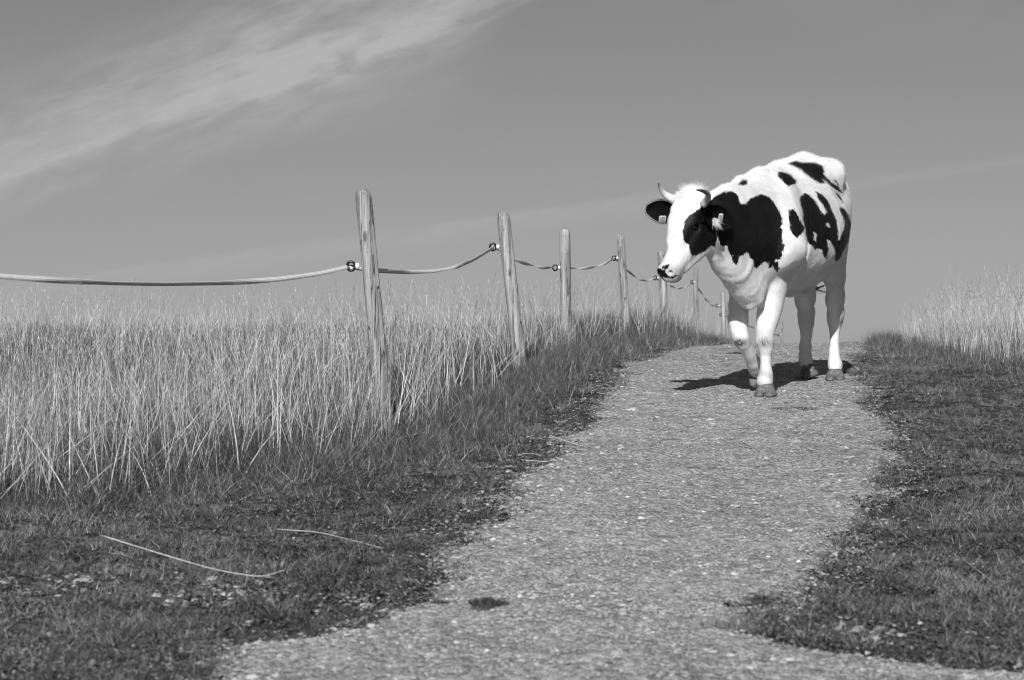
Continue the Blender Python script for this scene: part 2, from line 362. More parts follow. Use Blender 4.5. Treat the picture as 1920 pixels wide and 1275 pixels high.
py_ = spaced([(-30, 4, 40), (4, 14, 560), (14, 26, 360), (26, 42, 120)])
tt = np.linspace(0, 1, 170)
L, R = edgeL(py_), edgeR(py_)
PX = L[:, None]+(R-L)[:, None]*tt[None]; PY = np.repeat(py_[:, None], len(tt), 1)
edge_fall = np.minimum(np.minimum(tt, 1-tt)/0.04, 1)[None]
PZ = G(PX, PY)-0.004+0.016*edge_fall+edge_fall*(0.004*vnoise(PX*14, PY*14, 21)+0.003*vnoise(PX*37, PY*37, 22))
me = mesh_np('path', np.stack([PX, PY, PZ], -1).reshape(-1, 3), grid_faces(len(py_), len(tt)), None, True)
tag(link('path', me, M_PATH), kind='structure')
def on_path(x, Y, m=0.0): return (x > edgeL(Y)+m) & (x < edgeR(Y)-m)
def Gs(x, Y):
    d = np.maximum(edgeL(Y)-x, x-edgeR(Y)); return G(x, Y)+np.where(d < -0.03, 0.012, 0)+np.clip(d/.15, 0, 1)*turf_relief(x, Y)*(Y < 34)

# ------------------------------------------------------------------ gravel
def pebbles(name, x, Y, s, shade, mat, flat=0.6):
    n = len(x); base = np.array([(1, 0, 0), (.5, .87, 0), (-.5, .87, 0), (-1, 0, 0), (-.5, -.87, 0), (.5, -.87, 0),
                                 (.6, .2, .75), (-.25, .5, .8), (-.25, -.5, .7)], float)
    F = np.array([(0, 1, 6), (1, 7, 6), (1, 2, 7), (2, 3, 7), (3, 8, 7), (3, 4, 8), (4, 5, 8), (5, 6, 8), (5, 0, 6), (6, 7, 8)])
    V = base[None]*(1+0.3*RNG.uniform(-1, 1, (n, 9, 3)))
    sc = np.stack([s*RNG.uniform(.8, 1.4, n), s*RNG.uniform(.6, 1.0, n), s*flat*RNG.uniform(.6, 1.2, n)], -1)
    V = V*sc[:, None]; a = RNG.uniform(0, 2*PI, n); c, sn = np.cos(a), np.sin(a)
    W = np.stack([V[..., 0]*c[:, None]-V[..., 1]*sn[:, None]+x[:, None], V[..., 0]*sn[:, None]+V[..., 1]*c[:, None]+Y[:, None], V[..., 2]+(Gs(x, Y)-0.15*s)[:, None]], -1)
    me = mesh_np(name, W.reshape(-1, 3), (F[None]+9*np.arange(n)[:, None, None]).reshape(-1, 3), dict(shade=np.repeat(shade, 9)))
    return link(name, me, mat)
def sampleY(n, a, b, p=1.0):
    """rows sampled with density ~ Y^-p per metre, widened by the view frustum elsewhere"""
    u = RNG.uniform(0, 1, n)
    if abs(p-1) < 1e-6: return a*(b/a)**u
    q = 1-p; return (a**q+u*(b**q-a**q))**(1/q)
n = 95000
Yp = sampleY(n, 4.5, 25, 1.6); xp = edgeL(Yp)+(edgeR(Yp)-edgeL(Yp))*RNG.uniform(0, 1, n)
sp = RNG.uniform(0, 1, n) < .16; xp = np.where(sp, np.where(RNG.uniform(0, 1, n) < .5, edgeL(Yp)-np.abs(RNG.normal(0, .1, n)), edgeR(Yp)+np.abs(RNG.normal(0, .1, n))), xp)
s = np.exp(RNG.normal(math.log(.0042), .42, n)); sh = np.clip(RNG.normal(.33, .10, n), .10, .7)
big = RNG.uniform(0, 1, n) < 0.02; s = np.where(big, s*2.2, s); sh = np.where(big, RNG.uniform(.2, .62, n), sh)
ne = 2600; Ye = sampleY(ne, 4.8, 16, 1.5); lf_ = RNG.uniform(0, 1, ne) < .6; de = RNG.normal(.04, .12, ne)
xp = np.concatenate([xp, np.where(lf_, edgeL(Ye)-de, edgeR(Ye)+de)]); Yp = np.concatenate([Yp, Ye])
s = np.concatenate([s, np.exp(RNG.normal(math.log(.0085), .35, ne))]); sh = np.concatenate([sh, RNG.uniform(.22, .55, ne)])
for (px, py, rx, ry, m_) in ((420, 1105, .16, .2, 150), (110, 1090, .2, .2, 60), (620, 1120, .2, .15, 60), (1000, 900, .15, .25, 60), (1600, 1190, .3, .12, 120)):
    bx, by = ground_y(px, py); xp = np.concatenate([xp, bx+RNG.normal(0, rx*.6, m_)]); Yp = np.concatenate([Yp, by+RNG.normal(0, ry*.6, m_)])
    s = np.concatenate([s, np.exp(RNG.normal(math.log(.0095), .4, m_))]); sh = np.concatenate([sh, RNG.uniform(.22, .5, m_)])
tag(pebbles('gravel', xp, Yp, s, sh, M_STONE), kind='stuff')

# ------------------------------------------------------------------ grass blades
def blades(name, x, Y, h, wd, lean, bend, shade, mat, segs=3, az=None, z0=None, seed_heads=0.0, tipw=0.0):
    n = len(x); z = Gs(x, Y)-0.005 if z0 is None else z0
    az = RNG.uniform(0, 2*PI, n) if az is None else az
    D = np.stack([np.cos(az), np.sin(az)], -1)
    fa = RNG.uniform(0, PI, n); S = np.stack([np.cos(fa), np.sin(fa)], -1)
    V = []
    for j in range(segs+1):
        t = j/segs
        out = (lean*t+bend*t*t)*h
        up = h*t*np.sqrt(np.clip(1-(lean*0.7+bend*0.75*t)**2, 0.05, 1))
        c = np.stack([x+D[:, 0]*out, Y+D[:, 1]*out, z+up], -1)
        if j < segs:
            ww = wd*(1-t*(1-tipw))*0.5
            off = np.concatenate([S*ww[:, None], np.zeros((n, 1))], -1)
            V += [c-off, c+off]
        else: V.append(c)
    k = 2*segs+1
    VV = np.stack(V, 1); base = k*np.arange(n)[:, None]
    Q = [base+np.array([[2*j, 2*j+1, 2*j+3, 2*j+2]]) for j in range(segs-1)]
    T = base+np.array([[2*segs-2, 2*segs-1, 2*segs]])
    verts = VV.reshape(-1, 3); shd = np.repeat(shade, k)
    groups = ([np.concatenate(Q)] if Q else [])+[T]
    if seed_heads > 0:                      # loose panicles near the tips of the stalks
        m = np.where(RNG.uniform(0, 1, n) < seed_heads)[0]; tip = VV[m, -1]; pre = VV[m, -2]
        nb = 7; off0 = len(verts); sv, tri = [], []
        ax = tip-pre; L_ = np.linalg.norm(ax, axis=1)[:, None]; ax = ax/L_
        for b in range(nb):
            t = 1.02-0.075*b
            c0 = tip-ax*(h[m][:, None]*(0.035*b)) ; a = RNG.uniform(0, 2*PI, len(m))
            sd_ = np.stack([np.cos(a), np.sin(a), np.zeros(len(m))], -1)
            ln = h[m][:, None]*RNG.uniform(.04, .09, (len(m), 1)); e = c0+(ax*0.9+sd_*RNG.uniform(.1, .42, (len(m), 1)))*ln
            pw = sd_[:, [1, 0, 2]]*np.array([1, -1, 0])*0.0012
            mid = (c0+e)/2
            sv.append(np.stack([c0, mid+pw, e, mid-pw], 1))
        sv = np.stack(sv, 1).reshape(-1, 3); nq = len(sv)//4
        Fq = off0+np.arange(nq*4).reshape(-1, 4)
        verts = np.concatenate([verts, sv]); shd = np.concatenate([shd, np.repeat(np.repeat(shade[m]*0.95, nb), 4)])
        groups = [np.concatenate([groups[0], Fq]) if len(groups) == 2 else Fq, groups[-1]]
    me = mesh_np(name, verts, groups, dict(shade=shd))
    return link(name, me, mat)

# edge of the tall grass: plan coordinates
TG = np.array([(-4.5, 6.0), (-2.6, 8.6), (-2.15, 9.1), (-1.35, 9.7), (-.92, 10.4), (-.58, 11.2), (-.36, 12.1), (-.2, 13.2), (0.02, 14.8), (.34, 17), (.85, 20), (1.35, 22.5), (2.15, 26), (3.1, 31), (5.0, 42)])
def tall_x(Y): return np.interp(Y, TG[:, 1], TG[:, 0])+0.07*vnoise(Y*1.9, Y*0+4, 31)
TR = np.array([(4.4, 12), (3.6, 14.5), (3.3, 16.5), (3.35, 18), (3.5, 20), (3.8, 22), (4.3, 26), (5.4, 32)])   # right hand tuft edge
def tallr_x(Y): return np.interp(Y, TR[:, 1], TR[:, 0])+0.08*vnoise(Y*2.3, Y*0+8, 32)
def left_field(n, p=1.0, y0=8.0, y1=30):
    Y = sampleY(n, y0, y1, p-1.0); e = tall_x(Y); lo = -(0.225*Y+1.2)
    x = lo+(e-lo)*RNG.uniform(0, 1, n); k = (x < e-np.abs(RNG.normal(0, .06, n))) & (Y > 8.4)
    return x[k], Y[k]
def clump(x, Y, f=2.6, seed=40): return 0.5+0.5*vnoise(x*f, Y*f, seed)

# low dense thatch under the tall stalks
x, Y = left_field(150000, 2.2); n = len(x); c = clump(x, Y)
h = (0.11+0.17*c)*RNG.uniform(.7, 1.25, n)*np.clip(0.45+(tall_x(Y)-x)/.5, .45, 1)
sh = np.clip(np.exp(RNG.normal(math.log(.085), .6, n))*(0.6+0.8*clump(x, Y, 1.1, 41)), .03, .55)
tag(blades('field_thatch', x, Y, h, RNG.uniform(.0022, .0045, n), RNG.uniform(.05, .6, n), RNG.uniform(0, .5, n), sh, M_DRY, 3), kind='stuff')
# tall dry stalks
x, Y = left_field(40000, 2.0); n = len(x); c = clump(x, Y, 3.4, 42)
c = np.clip(c*.7+.6*(clump(x, Y, .8, 45)-.3), 0, 1)
keep = RNG.uniform(0, 1, n) < 0.05+1.1*np.clip(c*1.5-.35, 0, 1)*np.clip(1.25-(tall_x(Y)-x)/4.5, .45, 1); x, Y, c = x[keep], Y[keep], c[keep]; n = len(x)
h = (0.17+0.15*c)*np.exp(RNG.normal(0, .27, n))*(1+.5*np.exp(-(tall_x(Y)-x)/.8))
h = np.minimum(h, .60); h *= np.clip(0.75+(tall_x(Y)-x)/1.2, .75, 1.05)
sh = np.clip(RNG.normal(.31, .16, n), .05, .75)
tag(blades('tall_dry_grass', x, Y, h, RNG.uniform(.002, .005, n), np.abs(RNG.normal(0, .2, n)), RNG.uniform(0, .3, n), sh, M_DRY, 4, seed_heads=.45), kind='stuff')
# a few very tall and broken stems
x, Y = left_field(9500, 1.9); n = len(x)
h = (.25+.42*RNG.uniform(0, 1, n)**1.6)*(.85+.3*np.exp(-(tall_x(Y)-x)/.8)); h = np.minimum(h, .58); lean = np.abs(RNG.normal(0, .2, n)); br = RNG.uniform(0, 1, n) < .45; lean = np.where(br, RNG.uniform(.4, 1.1, n), lean)
tag(blades('long_dry_stems', x, Y, h, RNG.uniform(.0025, .0055, n)*np.where(Y < 12.5, 1.35, 1), lean, RNG.uniform(-.1, .25, n), RNG.uniform(.45, .78, n), M_DRY, 5, seed_heads=.5), kind='stuff')

# right-hand tufts
def right_field(n):
    Y = RNG.uniform(14.5, 25, n); e = tallr_x(Y); x = e+np.abs(RNG.uniform(0, 1, n)**1.1)*(0.225*Y+1.0-e); k = x < 0.225*Y+1.0
    return x[k], Y[k]
x, Y = right_field(34000); n = len(x); c = clump(x, Y, 2.2, 43)
ed = np.clip(.35+(x-tallr_x(Y))/.7, .35, 1)
h = (0.12+0.15*c)*RNG.uniform(.7, 1.2, n)*ed
tag(blades('verge_thatch', x, Y, h, RNG.uniform(.0025, .005, n), RNG.uniform(.05, .5, n), RNG.uniform(0, .5, n), np.clip(np.exp(RNG.normal(math.log(.10), .6, n)), .02, .5), M_DRY, 3), kind='stuff')
x, Y = right_field(9000); n = len(x); c = clump(x, Y, 2.9, 44); ed = np.clip(.35+(x-tallr_x(Y))/.75, .35, 1)
h = (0.28+0.27*c)*np.exp(RNG.normal(0, .16, n))*ed
tag(blades('verge_dry_grass', x, Y, h, RNG.uniform(.0022, .0045, n), np.abs(RNG.normal(0, .17, n)), RNG.uniform(0, .3, n), np.clip(RNG.normal(.46, .2, n), .08, .85), M_DRY, 4, seed_heads=.45), kind='stuff')

# short trodden turf on both sides of the path
def turf(n, y0, y1, p, side):
    Y = sampleY(n, y0, y1, p)
    if side < 0:
        hi = edgeL(Y)+np.abs(RNG.normal(0, .02, n)); lo = np.minimum(-(0.225*Y+.8), hi-.3); lo = np.maximum(lo, tall_x(Y)-1.6)
        lo = np.minimum(lo, hi-.2)
    else:
        lo = edgeR(Y)-np.abs(RNG.normal(0, .02, n)); hi = np.maximum(0.225*Y+.8, lo+.3)
    wdt = hi-lo; x = lo+wdt*RNG.uniform(0, 1, n); keep = RNG.uniform(0, 1, n) < wdt/ (4.0 if side < 0 else 4.2)
    return x[keep], Y[keep]
parts = []
for side, N in ((-1, 620000), (1, 620000)):
    x, Y = turf(N, 4.8, 27, 1.35, side)
    c = clump(x, Y, 3.0, 50+side); c2 = clump(x, Y, 9.0, 53+side)
    bl = np.zeros(len(x))
    k = RNG.uniform(0, 1, len(x)) < (0.15+1.1*c2)
    if side < 0:
        for (px, py, rx, ry) in ((470, 1110, .22, .28), (120, 1090, .25, .2), (60, 1190, .2, .15), (620, 1130, .15, .2)):
            bx, by = ground_y(px, py); k &= RNG.uniform(0, 1, len(x)) > .75*np.exp(-((x-bx)/rx)**2-((Y-by)/ry)**2)
    x, Y, c, c2 = x[k], Y[k], c[k], c2[k]; n = len(x)
    dp = np.where(side < 0, edgeL(Y)-x, x-edgeR(Y))
    h = (0.012+0.024*c*c2+.008*c)*RNG.uniform(.5, 1.5, n)*np.clip(.5+dp/.5, .5, 1.5)
    sh = np.clip(np.exp(RNG.normal(math.log(.13), .6, n))*(0.12+1.45*clump(x, Y, 1.7, 56+side)+.3*c2), .015, .4)
    dry = RNG.uniform(0, 1, n) < .10; sh = np.where(dry, RNG.uniform(.22, .5, n), sh)
    tag(blades('short_grass', x, Y, h, RNG.uniform(.002, .004, n), RNG.uniform(.2, .9, n), RNG.uniform(0, .6, n), sh, M_LOW, 2), kind='stuff')
# low broad leaves lying among the short grass
def leaves(name, x, Y, sz, shade):
    n = len(x); a = RNG.uniform(0, 2*PI, n); tl = RNG.normal(0, .45, n); t2 = RNG.normal(0, .45, n); z = Gs(x, Y)+RNG.uniform(.002, .016, n)
    U = np.stack([np.cos(a), np.sin(a), tl], -1); W2 = np.stack([-np.sin(a), np.cos(a), t2], -1); C0 = np.stack([x, Y, z], -1)
    pts = [(-1, 0), (-.35, .55), (.45, .5), (1, 0), (.45, -.5), (-.35, -.55)]
    VV = np.stack([C0+U*(sz*p)[:, None]+W2*(sz*q)[:, None] for p, q in pts], 1); VV[:, :, 2] = np.maximum(VV[:, :, 2], (z-.014)[:, None])
    return link(name, mesh_np(name, VV.reshape(-1, 3), np.arange(6*n).reshape(-1, 6), dict(shade=np.repeat(shade, 6))), M_LOW)
n = 120000; Y = sampleY(n, 4.8, 15, 1.9); side_ = RNG.uniform(0, 1, n) < .55; d = RNG.exponential(.9, n)-.06
x = np.where(side_, edgeL(Y)-d, edgeR(Y)+d); k = (np.abs(x) < .225*Y+.7) & (vnoise(x*5, Y*5, 95)+.6*vnoise(x*13, Y*13, 96) > -.35) & (vnoise(x*9, Y*9, 97)+.6*vnoise(x*24, Y*24, 98) > .55-d*7) & (x > tall_x(Y)-.3); x, Y = x[k], Y[k]; n = len(x)
tag(leaves('clover_leaves', x, Y, np.exp(RNG.normal(math.log(.0052), .35, n)), np.clip(np.exp(RNG.normal(math.log(.13), .42, n))*(.3+1.3*clump(x, Y, 2.1, 99)), .015, .30)), kind='stuff')
# rough little clumps standing up out of the turf
cx_, cy_ = [], []
for side in (-1, 1):
    m_ = 520; Yc = sampleY(m_, 5.2, 20, 1.2); dd = np.abs(RNG.normal(0, .7, m_)); xc = np.where(side < 0, edgeL(Yc)-dd-.02, edgeR(Yc)+dd+.02)
    kk = (xc > tall_x(Yc)-.2); cx_.append(xc[kk]); cy_.append(Yc[kk])
cx_, cy_ = np.concatenate(cx_), np.concatenate(cy_); nc = len(cx_); per = 46
hc = RNG.uniform(.025, .08, nc); shc = np.exp(RNG.normal(math.log(.11), .5, nc)); rc = RNG.uniform(.015, .05, nc)
a = RNG.uniform(0, 2*PI, nc*per); rr_ = np.sqrt(RNG.uniform(0, 1, nc*per))*np.repeat(rc, per)
x = np.repeat(cx_, per)+rr_*np.cos(a); Y = np.repeat(cy_, per)+rr_*np.sin(a); n = len(x)
tag(blades('turf_clumps', x, Y, np.repeat(hc, per)*RNG.uniform(.5, 1.2, n), RNG.uniform(.002, .004, n), RNG.uniform(.15, .7, n), RNG.uniform(.1, .7, n), np.clip(np.repeat(shc, per)*np.exp(RNG.normal(0, .4, n)), .02, .5), M_LOW, 3, az=a+RNG.normal(0, .5, n)), kind='stuff')
# blades creeping over the path edges in small patches
n = 70000; Y = sampleY(n, 4.8, 24, 1.3); sidel = RNG.uniform(0, 1, n) < .5
d = RNG.normal(0, .085, n); x = np.where(sidel, edgeL(Y)+d, edgeR(Y)-d)
k = (vnoise(x*11, Y*11, 91)+.5*vnoise(x*27, Y*27, 92)) > (.1+d*4.5); x, Y = x[k], Y[k]; n = len(x)
tag(blades('edge_grass', x, Y, RNG.uniform(.006, .026, n), RNG.uniform(.002, .004, n), RNG.uniform(.2, 1.0, n), RNG.uniform(0, .6, n), np.clip(np.exp(RNG.normal(math.log(.08), .5, n)), .015, .35), M_LOW, 2), kind='stuff')
# longer scruffy grass between turf and tall stalks on the left, and below the tufts on the right
n = 30000; Y = sampleY(n, 8.3, 27, .6); x = tall_x(Y)+np.abs(RNG.normal(0, .22, n)); k = x < edgeL(Y)-.04; x, Y = x[k], Y[k]
n2 = 7000; Y2 = RNG.uniform(13.5, 25, n2); x2 = tallr_x(Y2)-np.abs(RNG.normal(0, .22, n2)); k = x2 > edgeR(Y2)+.04; x, Y = np.concatenate([x, x2[k]]), np.concatenate([Y, Y2[k]])
n = len(x); sh = np.where(RNG.uniform(0, 1, n) < .14, RNG.uniform(.3, .55, n), np.clip(RNG.normal(.1, .035, n), .03, .2))
h = RNG.uniform(.05, .17, n)*(0.5+clump(x, Y, 3.3, 60))
tag(blades('scrub_grass', x, Y, h, RNG.uniform(.002, .004, n), RNG.uniform(.1, .8, n), RNG.uniform(0, .6, n), sh, M_LOW, 3), kind='stuff')
# fallen pale stems lying on the turf
n = 170; Y = sampleY(n, 6.5, 22, .8); sidel = RNG.uniform(0, 1, n) < .55
x = np.where(sidel, edgeL(Y)-RNG.uniform(-.05, 1.3, n), edgeR(Y)+RNG.uniform(-.1, 1.8, n))
tag(blades('fallen_straw', x, Y, RNG.uniform(.04, .2, n), RNG.uniform(.0015, .003, n), RNG.uniform(1.0, 1.25, n), RNG.uniform(0, .2, n), RNG.uniform(.35, .65, n), M_DRY, 4, z0=Gs(x, Y)+.025), kind='stuff')

def tuft(px, py, rx, ry, n, hmax, label):
    bx, by = ground_y(px, py); a = RNG.uniform(0, 2*PI, n); r = np.sqrt(RNG.uniform(0, 1, n))*(1+.25*np.sin(a*3+px))
    x = bx+rx*r*np.cos(a); Y = by+ry*r*np.sin(a); h = hmax*RNG.uniform(.4, 1.1, n)*(1.1-.5*r)
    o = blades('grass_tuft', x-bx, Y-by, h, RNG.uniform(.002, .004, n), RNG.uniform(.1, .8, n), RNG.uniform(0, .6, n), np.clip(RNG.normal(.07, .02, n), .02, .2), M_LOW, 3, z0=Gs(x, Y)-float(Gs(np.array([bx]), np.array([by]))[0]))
    o.location = (bx, by, float(Gs(np.array([bx]), np.array([by]))[0]))
    tag(o, label, 'grass tuft', 'grass tufts growing in the gravel path')
tuft(912, 1140, .058, .10, 900, .035, 'dark oval grass tuft alone in the gravel, largest on the near path')
tuft(822, 1132, .042, .05, 260, .018, 'small thin grass tuft in the gravel beside the large oval one')
tuft(1490, 772, .16, .10, 700, .016, 'flat wide patch of grass on the gravel just in front of the cow')
tuft(1392, 668, .13, .12, 700, .03, 'low dark strip on the gravel behind the cow')  # dark strip across the gravel, drawn with short dark blades

def stem(name, pts, r, label):
    P = np.array([pix(px, py, Y) for px, py, Y in pts]); k = 24
    t = np.linspace(0, 1, len(P)); tt_ = np.linspace(0, 1, k); Q = np.stack([np.interp(tt_, t, P[:, i]) for i in range(3)], -1)
    for _ in range(3): Q[1:-1] = (Q[:-2]+2*Q[1:-1]+Q[2:])/4
    gz = Gs(Q[:, 0], Q[:, 1])+r*1.2; Q[:, 2] = np.maximum(Q[:, 2], gz)
    o0 = Q[0].copy(); V, F = tube(Q-o0, np.linspace(r, r*.4, k), 6)
    me = mesh_np(name, V, F, dict(shade=np.full(len(V), .62)), True); o = link(name, me, M_DRY, loc=tuple(o0))
    tag(o, label, 'straw stem', 'long dry stems lying on the turf')
def gy_(px, py): return ground_y(px, py)[1]
stem('dry_stem', [(190, 1004, gy_(190, 1030)), (290, 1035, gy_(290, 1060)), (400, 1068, gy_(400, 1085)), (490, 1083, gy_(490, 1096)), (535, 1068, gy_(535, 1092))], .0027, 'long pale stem lying curved on dark turf at the lower left')
stem('dry_stem', [(520, 992, gy_(520, 1003)), (600, 998, gy_(600, 1012)), (680, 1018, gy_(680, 1030)), (720, 1028, gy_(720, 1034))], .0018, 'thin pale stem lying on the turf to the right of the longest one')
stem('dry_stem', [(1030, 816, gy_(1030, 822)), (1070, 830, gy_(1070, 834)), (1098, 838, gy_(1098, 841))], .0025, 'short pale straw at the left edge of the gravel')
stem('dry_stem', [(972, 862, gy_(972, 866)), (1030, 866, gy_(1030, 869))], .003, 'short bright straw lying flat on the turf near the path edge')

# loose stones
def stone(px, py, s, shade, label):
    x, Y = ground_y(px, py); import bmesh
    bm = bmesh.new(); bmesh.ops.create_icosphere(bm, subdivisions=3, radius=1)
    for v in bm.verts:
        c = v.co; k = 1+.18*math.sin(3.1*c.x+px)+.14*math.sin(4.3*c.y+py)+.1*math.sin(6*c.z+px)
        v.co = (c.x*s*k, c.y*s*.8*k, c.z*s*.55*k)
    me = bpy.data.meshes.new('stone'); bm.to_mesh(me); bm.free()
    at = me.attributes.new('shade', 'FLOAT', 'POINT'); at.data.foreach_set('value', [shade]*len(me.vertices))
    for p in me.polygons: p.use_smooth = True
    o = link('stone', me, M_STONE, loc=(x, Y, float(Gs(np.array([x]), np.array([Y]))[0])+s*.2)); tag(o, label, 'stone', 'loose stones beside the path')
stone(466, 1170, .018, .42, 'rounded pale stone on dark turf at the lower left path corner')
stone(425, 1110, .014, .5, 'small pale stone in the bare patch of turf below the long stem')
stone(1497, 1058, .010, .7, 'bright small stone at the right edge of the gravel')
stone(924, 1021, .012, .6, 'pale stone at the left edge of the gravel path')
stone(466+230, 1180, .012, .45, 'small grey stone where the turf ends at the near left')

# ------------------------------------------------------------------ fence
# top px,py ; base px (guess) ; Y ; width px ; insulator px,py (centre) ; label
POSTS = [
    ((-930, 230), (-900, 1100), 7.0, 53, (-917, 330), 'fence post just outside the left of the picture'),
    ((680, 357), (722, 800), 12.0, 31, (663, 499), 'tallest leaning wooden post in the tall grass, nearest the camera'),
    ((943, 400), (978, 715), 15.5, 25, (928, 463), 'cracked wooden post leaning left, second from the camera'),
    ((1059, 431), (1062, 655), 20.0, 20, (1044, 502), 'upright wooden post third from the camera with a dark insulator'),
    ((1163, 440), (1175, 612), 24.0, 14.5, (1154, 484), 'slim wooden post between the third post and the head of the cow'),
    ((1240, 471), (1246, 602), 28.0, 15, (1231, 521), 'pale post partly behind the muzzle of the cow'),
    ((1304, 500), (1306, 612), 33.0, 8.5, (1299, 529), 'thin post rising under the jaw of the cow'),
    ((1355, 549), (1358, 645), 38.0, 8, (1346, 573), 'post left of the raised front leg of the cow'),
    ((1361, 566), (1363, 650), 40.0, 6.5, (1353, 590), 'short post close behind the post left of the raised front leg'),
    ((1466, 600), (1467, 672), 48.0, 5, (1461, 628), 'tiny far post between the front and hind legs of the cow'),
]
def make_post(top, base, Yd, wpx, ins, label, seed):
    T = pix(top[0], top[1], Yd); bx = (base[0]-CX)/FPX*Yd
    gz = float(G(np.array([bx]), np.array([Yd]))[0])
    # continue the lean down into the ground
    zb = gz-0.25; f = (T[2]-zb)/max(T[2]-(HY-base[1])/FPX*Yd, .2); B = np.array([T[0]+(bx-T[0])*min(f, 1.3), Yd, zb])
    r = wpx/FPX*Yd/2; n = 28; k = 46; rr = np.random.default_rng(seed)
    root = empty('fence_post', (B[0], B[1], gz), label=label, cat='fence post', group='wooden posts of the electric fence')
    root['category'] = 'fence post'
    t = np.linspace(0, 1, k); H = np.linalg.norm(T-B); th = np.linspace(0, 2*PI, n, endpoint=False)
    ax = (T-B)/H; Pts = B+(T-B)*t[:, None]
    ph = rr.uniform(0, 6, 6)
    V = []
    split = rr.uniform(0, 2*PI)
    if seed == 102: split = -PI/2+.1
    for i in range(k):
        rad = r*(1.06-.08*t[i])*(1+.02*np.sin(3*th+ph[0]+2*t[i])+.012*np.sin(7*th+ph[1])+.02*math.sin(t[i]*9+ph[2]))
        dd = np.abs((th-split-.25*math.sin(t[i]*5+ph[3])+PI) % (2*PI)-PI); rad = rad-r*.14*np.exp(-(dd/.11)**2)*(.4+.6*math.sin(t[i]*7+ph[4])**2)
        if seed == 102: rad = rad*(1 if t[i] > .52 else 0.93+0.07*min(1, abs(.52-t[i])*4))
        d = (1-t[i])*H; rim = .012
        if d < rim: rad = rad*math.sqrt(max(1-((rim-d)/rim)**2*.35, 0))
        V.append(Pts[i]+rad[:, None]*np.stack([np.cos(th), np.sin(th), np.zeros(n)], -1))
    # rounded top rows
    for q, (sc_, dz) in enumerate(((.84, .004), (.62, .007), (.3, .009))):
        tilt = .12*r*np.cos(th-ph[5])
        c = V[k-1]-T; V.append(T+c*sc_+np.array([0, 0, dz]))
    V = np.concatenate(V); rows = k+3; F = [grid_faces(rows, n, True)]
    V = np.concatenate([V, [T+np.array([0, 0, .0095])]]); j = np.arange(n)
    F.append(np.stack([np.full(n, len(V)-1), (rows-1)*n+j, (rows-1)*n+(j+1) % n], 1))
    V = V-np.array(root.location)
    link('post_shaft', mesh_np('post_shaft', V, F, None, True), M_WOOD, root)
    # insulator: screw, white collar, black ring body
    I = pix(ins[0], ins[1], Yd-0.02); s = r/0.042*0.9 if Yd < 30 else r/.042
    s = 1.0
    xs = (ins[0]-CX)/FPX*Yd; cx_t = T[0]+(B[0]-T[0])*((T[2]-I[2])/(T[2]-B[2]))
    Ex = cx_t-r*.9
    def rel(P): return P-np.array(root.location)
    V, F = tube(rel(np.array([[Ex+.02, I[1], I[2]], [I[0]+.02, I[1], I[2]]])), [.004, .004], 8); link('insulator_screw', mesh_np('insulator_screw', V, F, None, True), M_STEEL, root)
    pr = [(.032, .004), (.030, .013), (.024, .018), (.014, .016), (.006, .017), (.001, .010)]
    V, F = tube(rel(np.array([[I[0]+a, I[1], I[2]] for a, b in pr])), [b for a, b in pr], 14); col_ = link('insulator', mesh_np('insulator', V, F, None, True), M_WHITEP, root)
    # ring: torus-like jaw
    parts = []
    for yo in (-.011, .011):
        a = np.linspace(0, 2*PI, 20); P = np.stack([I[0]-.014+.021*np.cos(a), np.full(20, I[1]+yo), I[2]+.024*np.sin(a)], -1)
        parts.append(tube(rel(P), np.full(20, .0065), 8, False))
    parts.append(tube(rel(np.array([[I[0]+.006, I[1]-.014, I[2]], [I[0]+.006, I[1]+.014, I[2]]])), [.008, .008], 10))
    V, F = merge(parts); ob = bpy.data.objects.new('insulator_clamp', mesh_np('insulator_clamp', V, F, None, True)); ob.data.materials.append(M_BLACK); COL.objects.link(ob); ob.parent = col_
    return I
INS = [make_post(*p, seed=100+i) for i, p in enumerate(POSTS)]

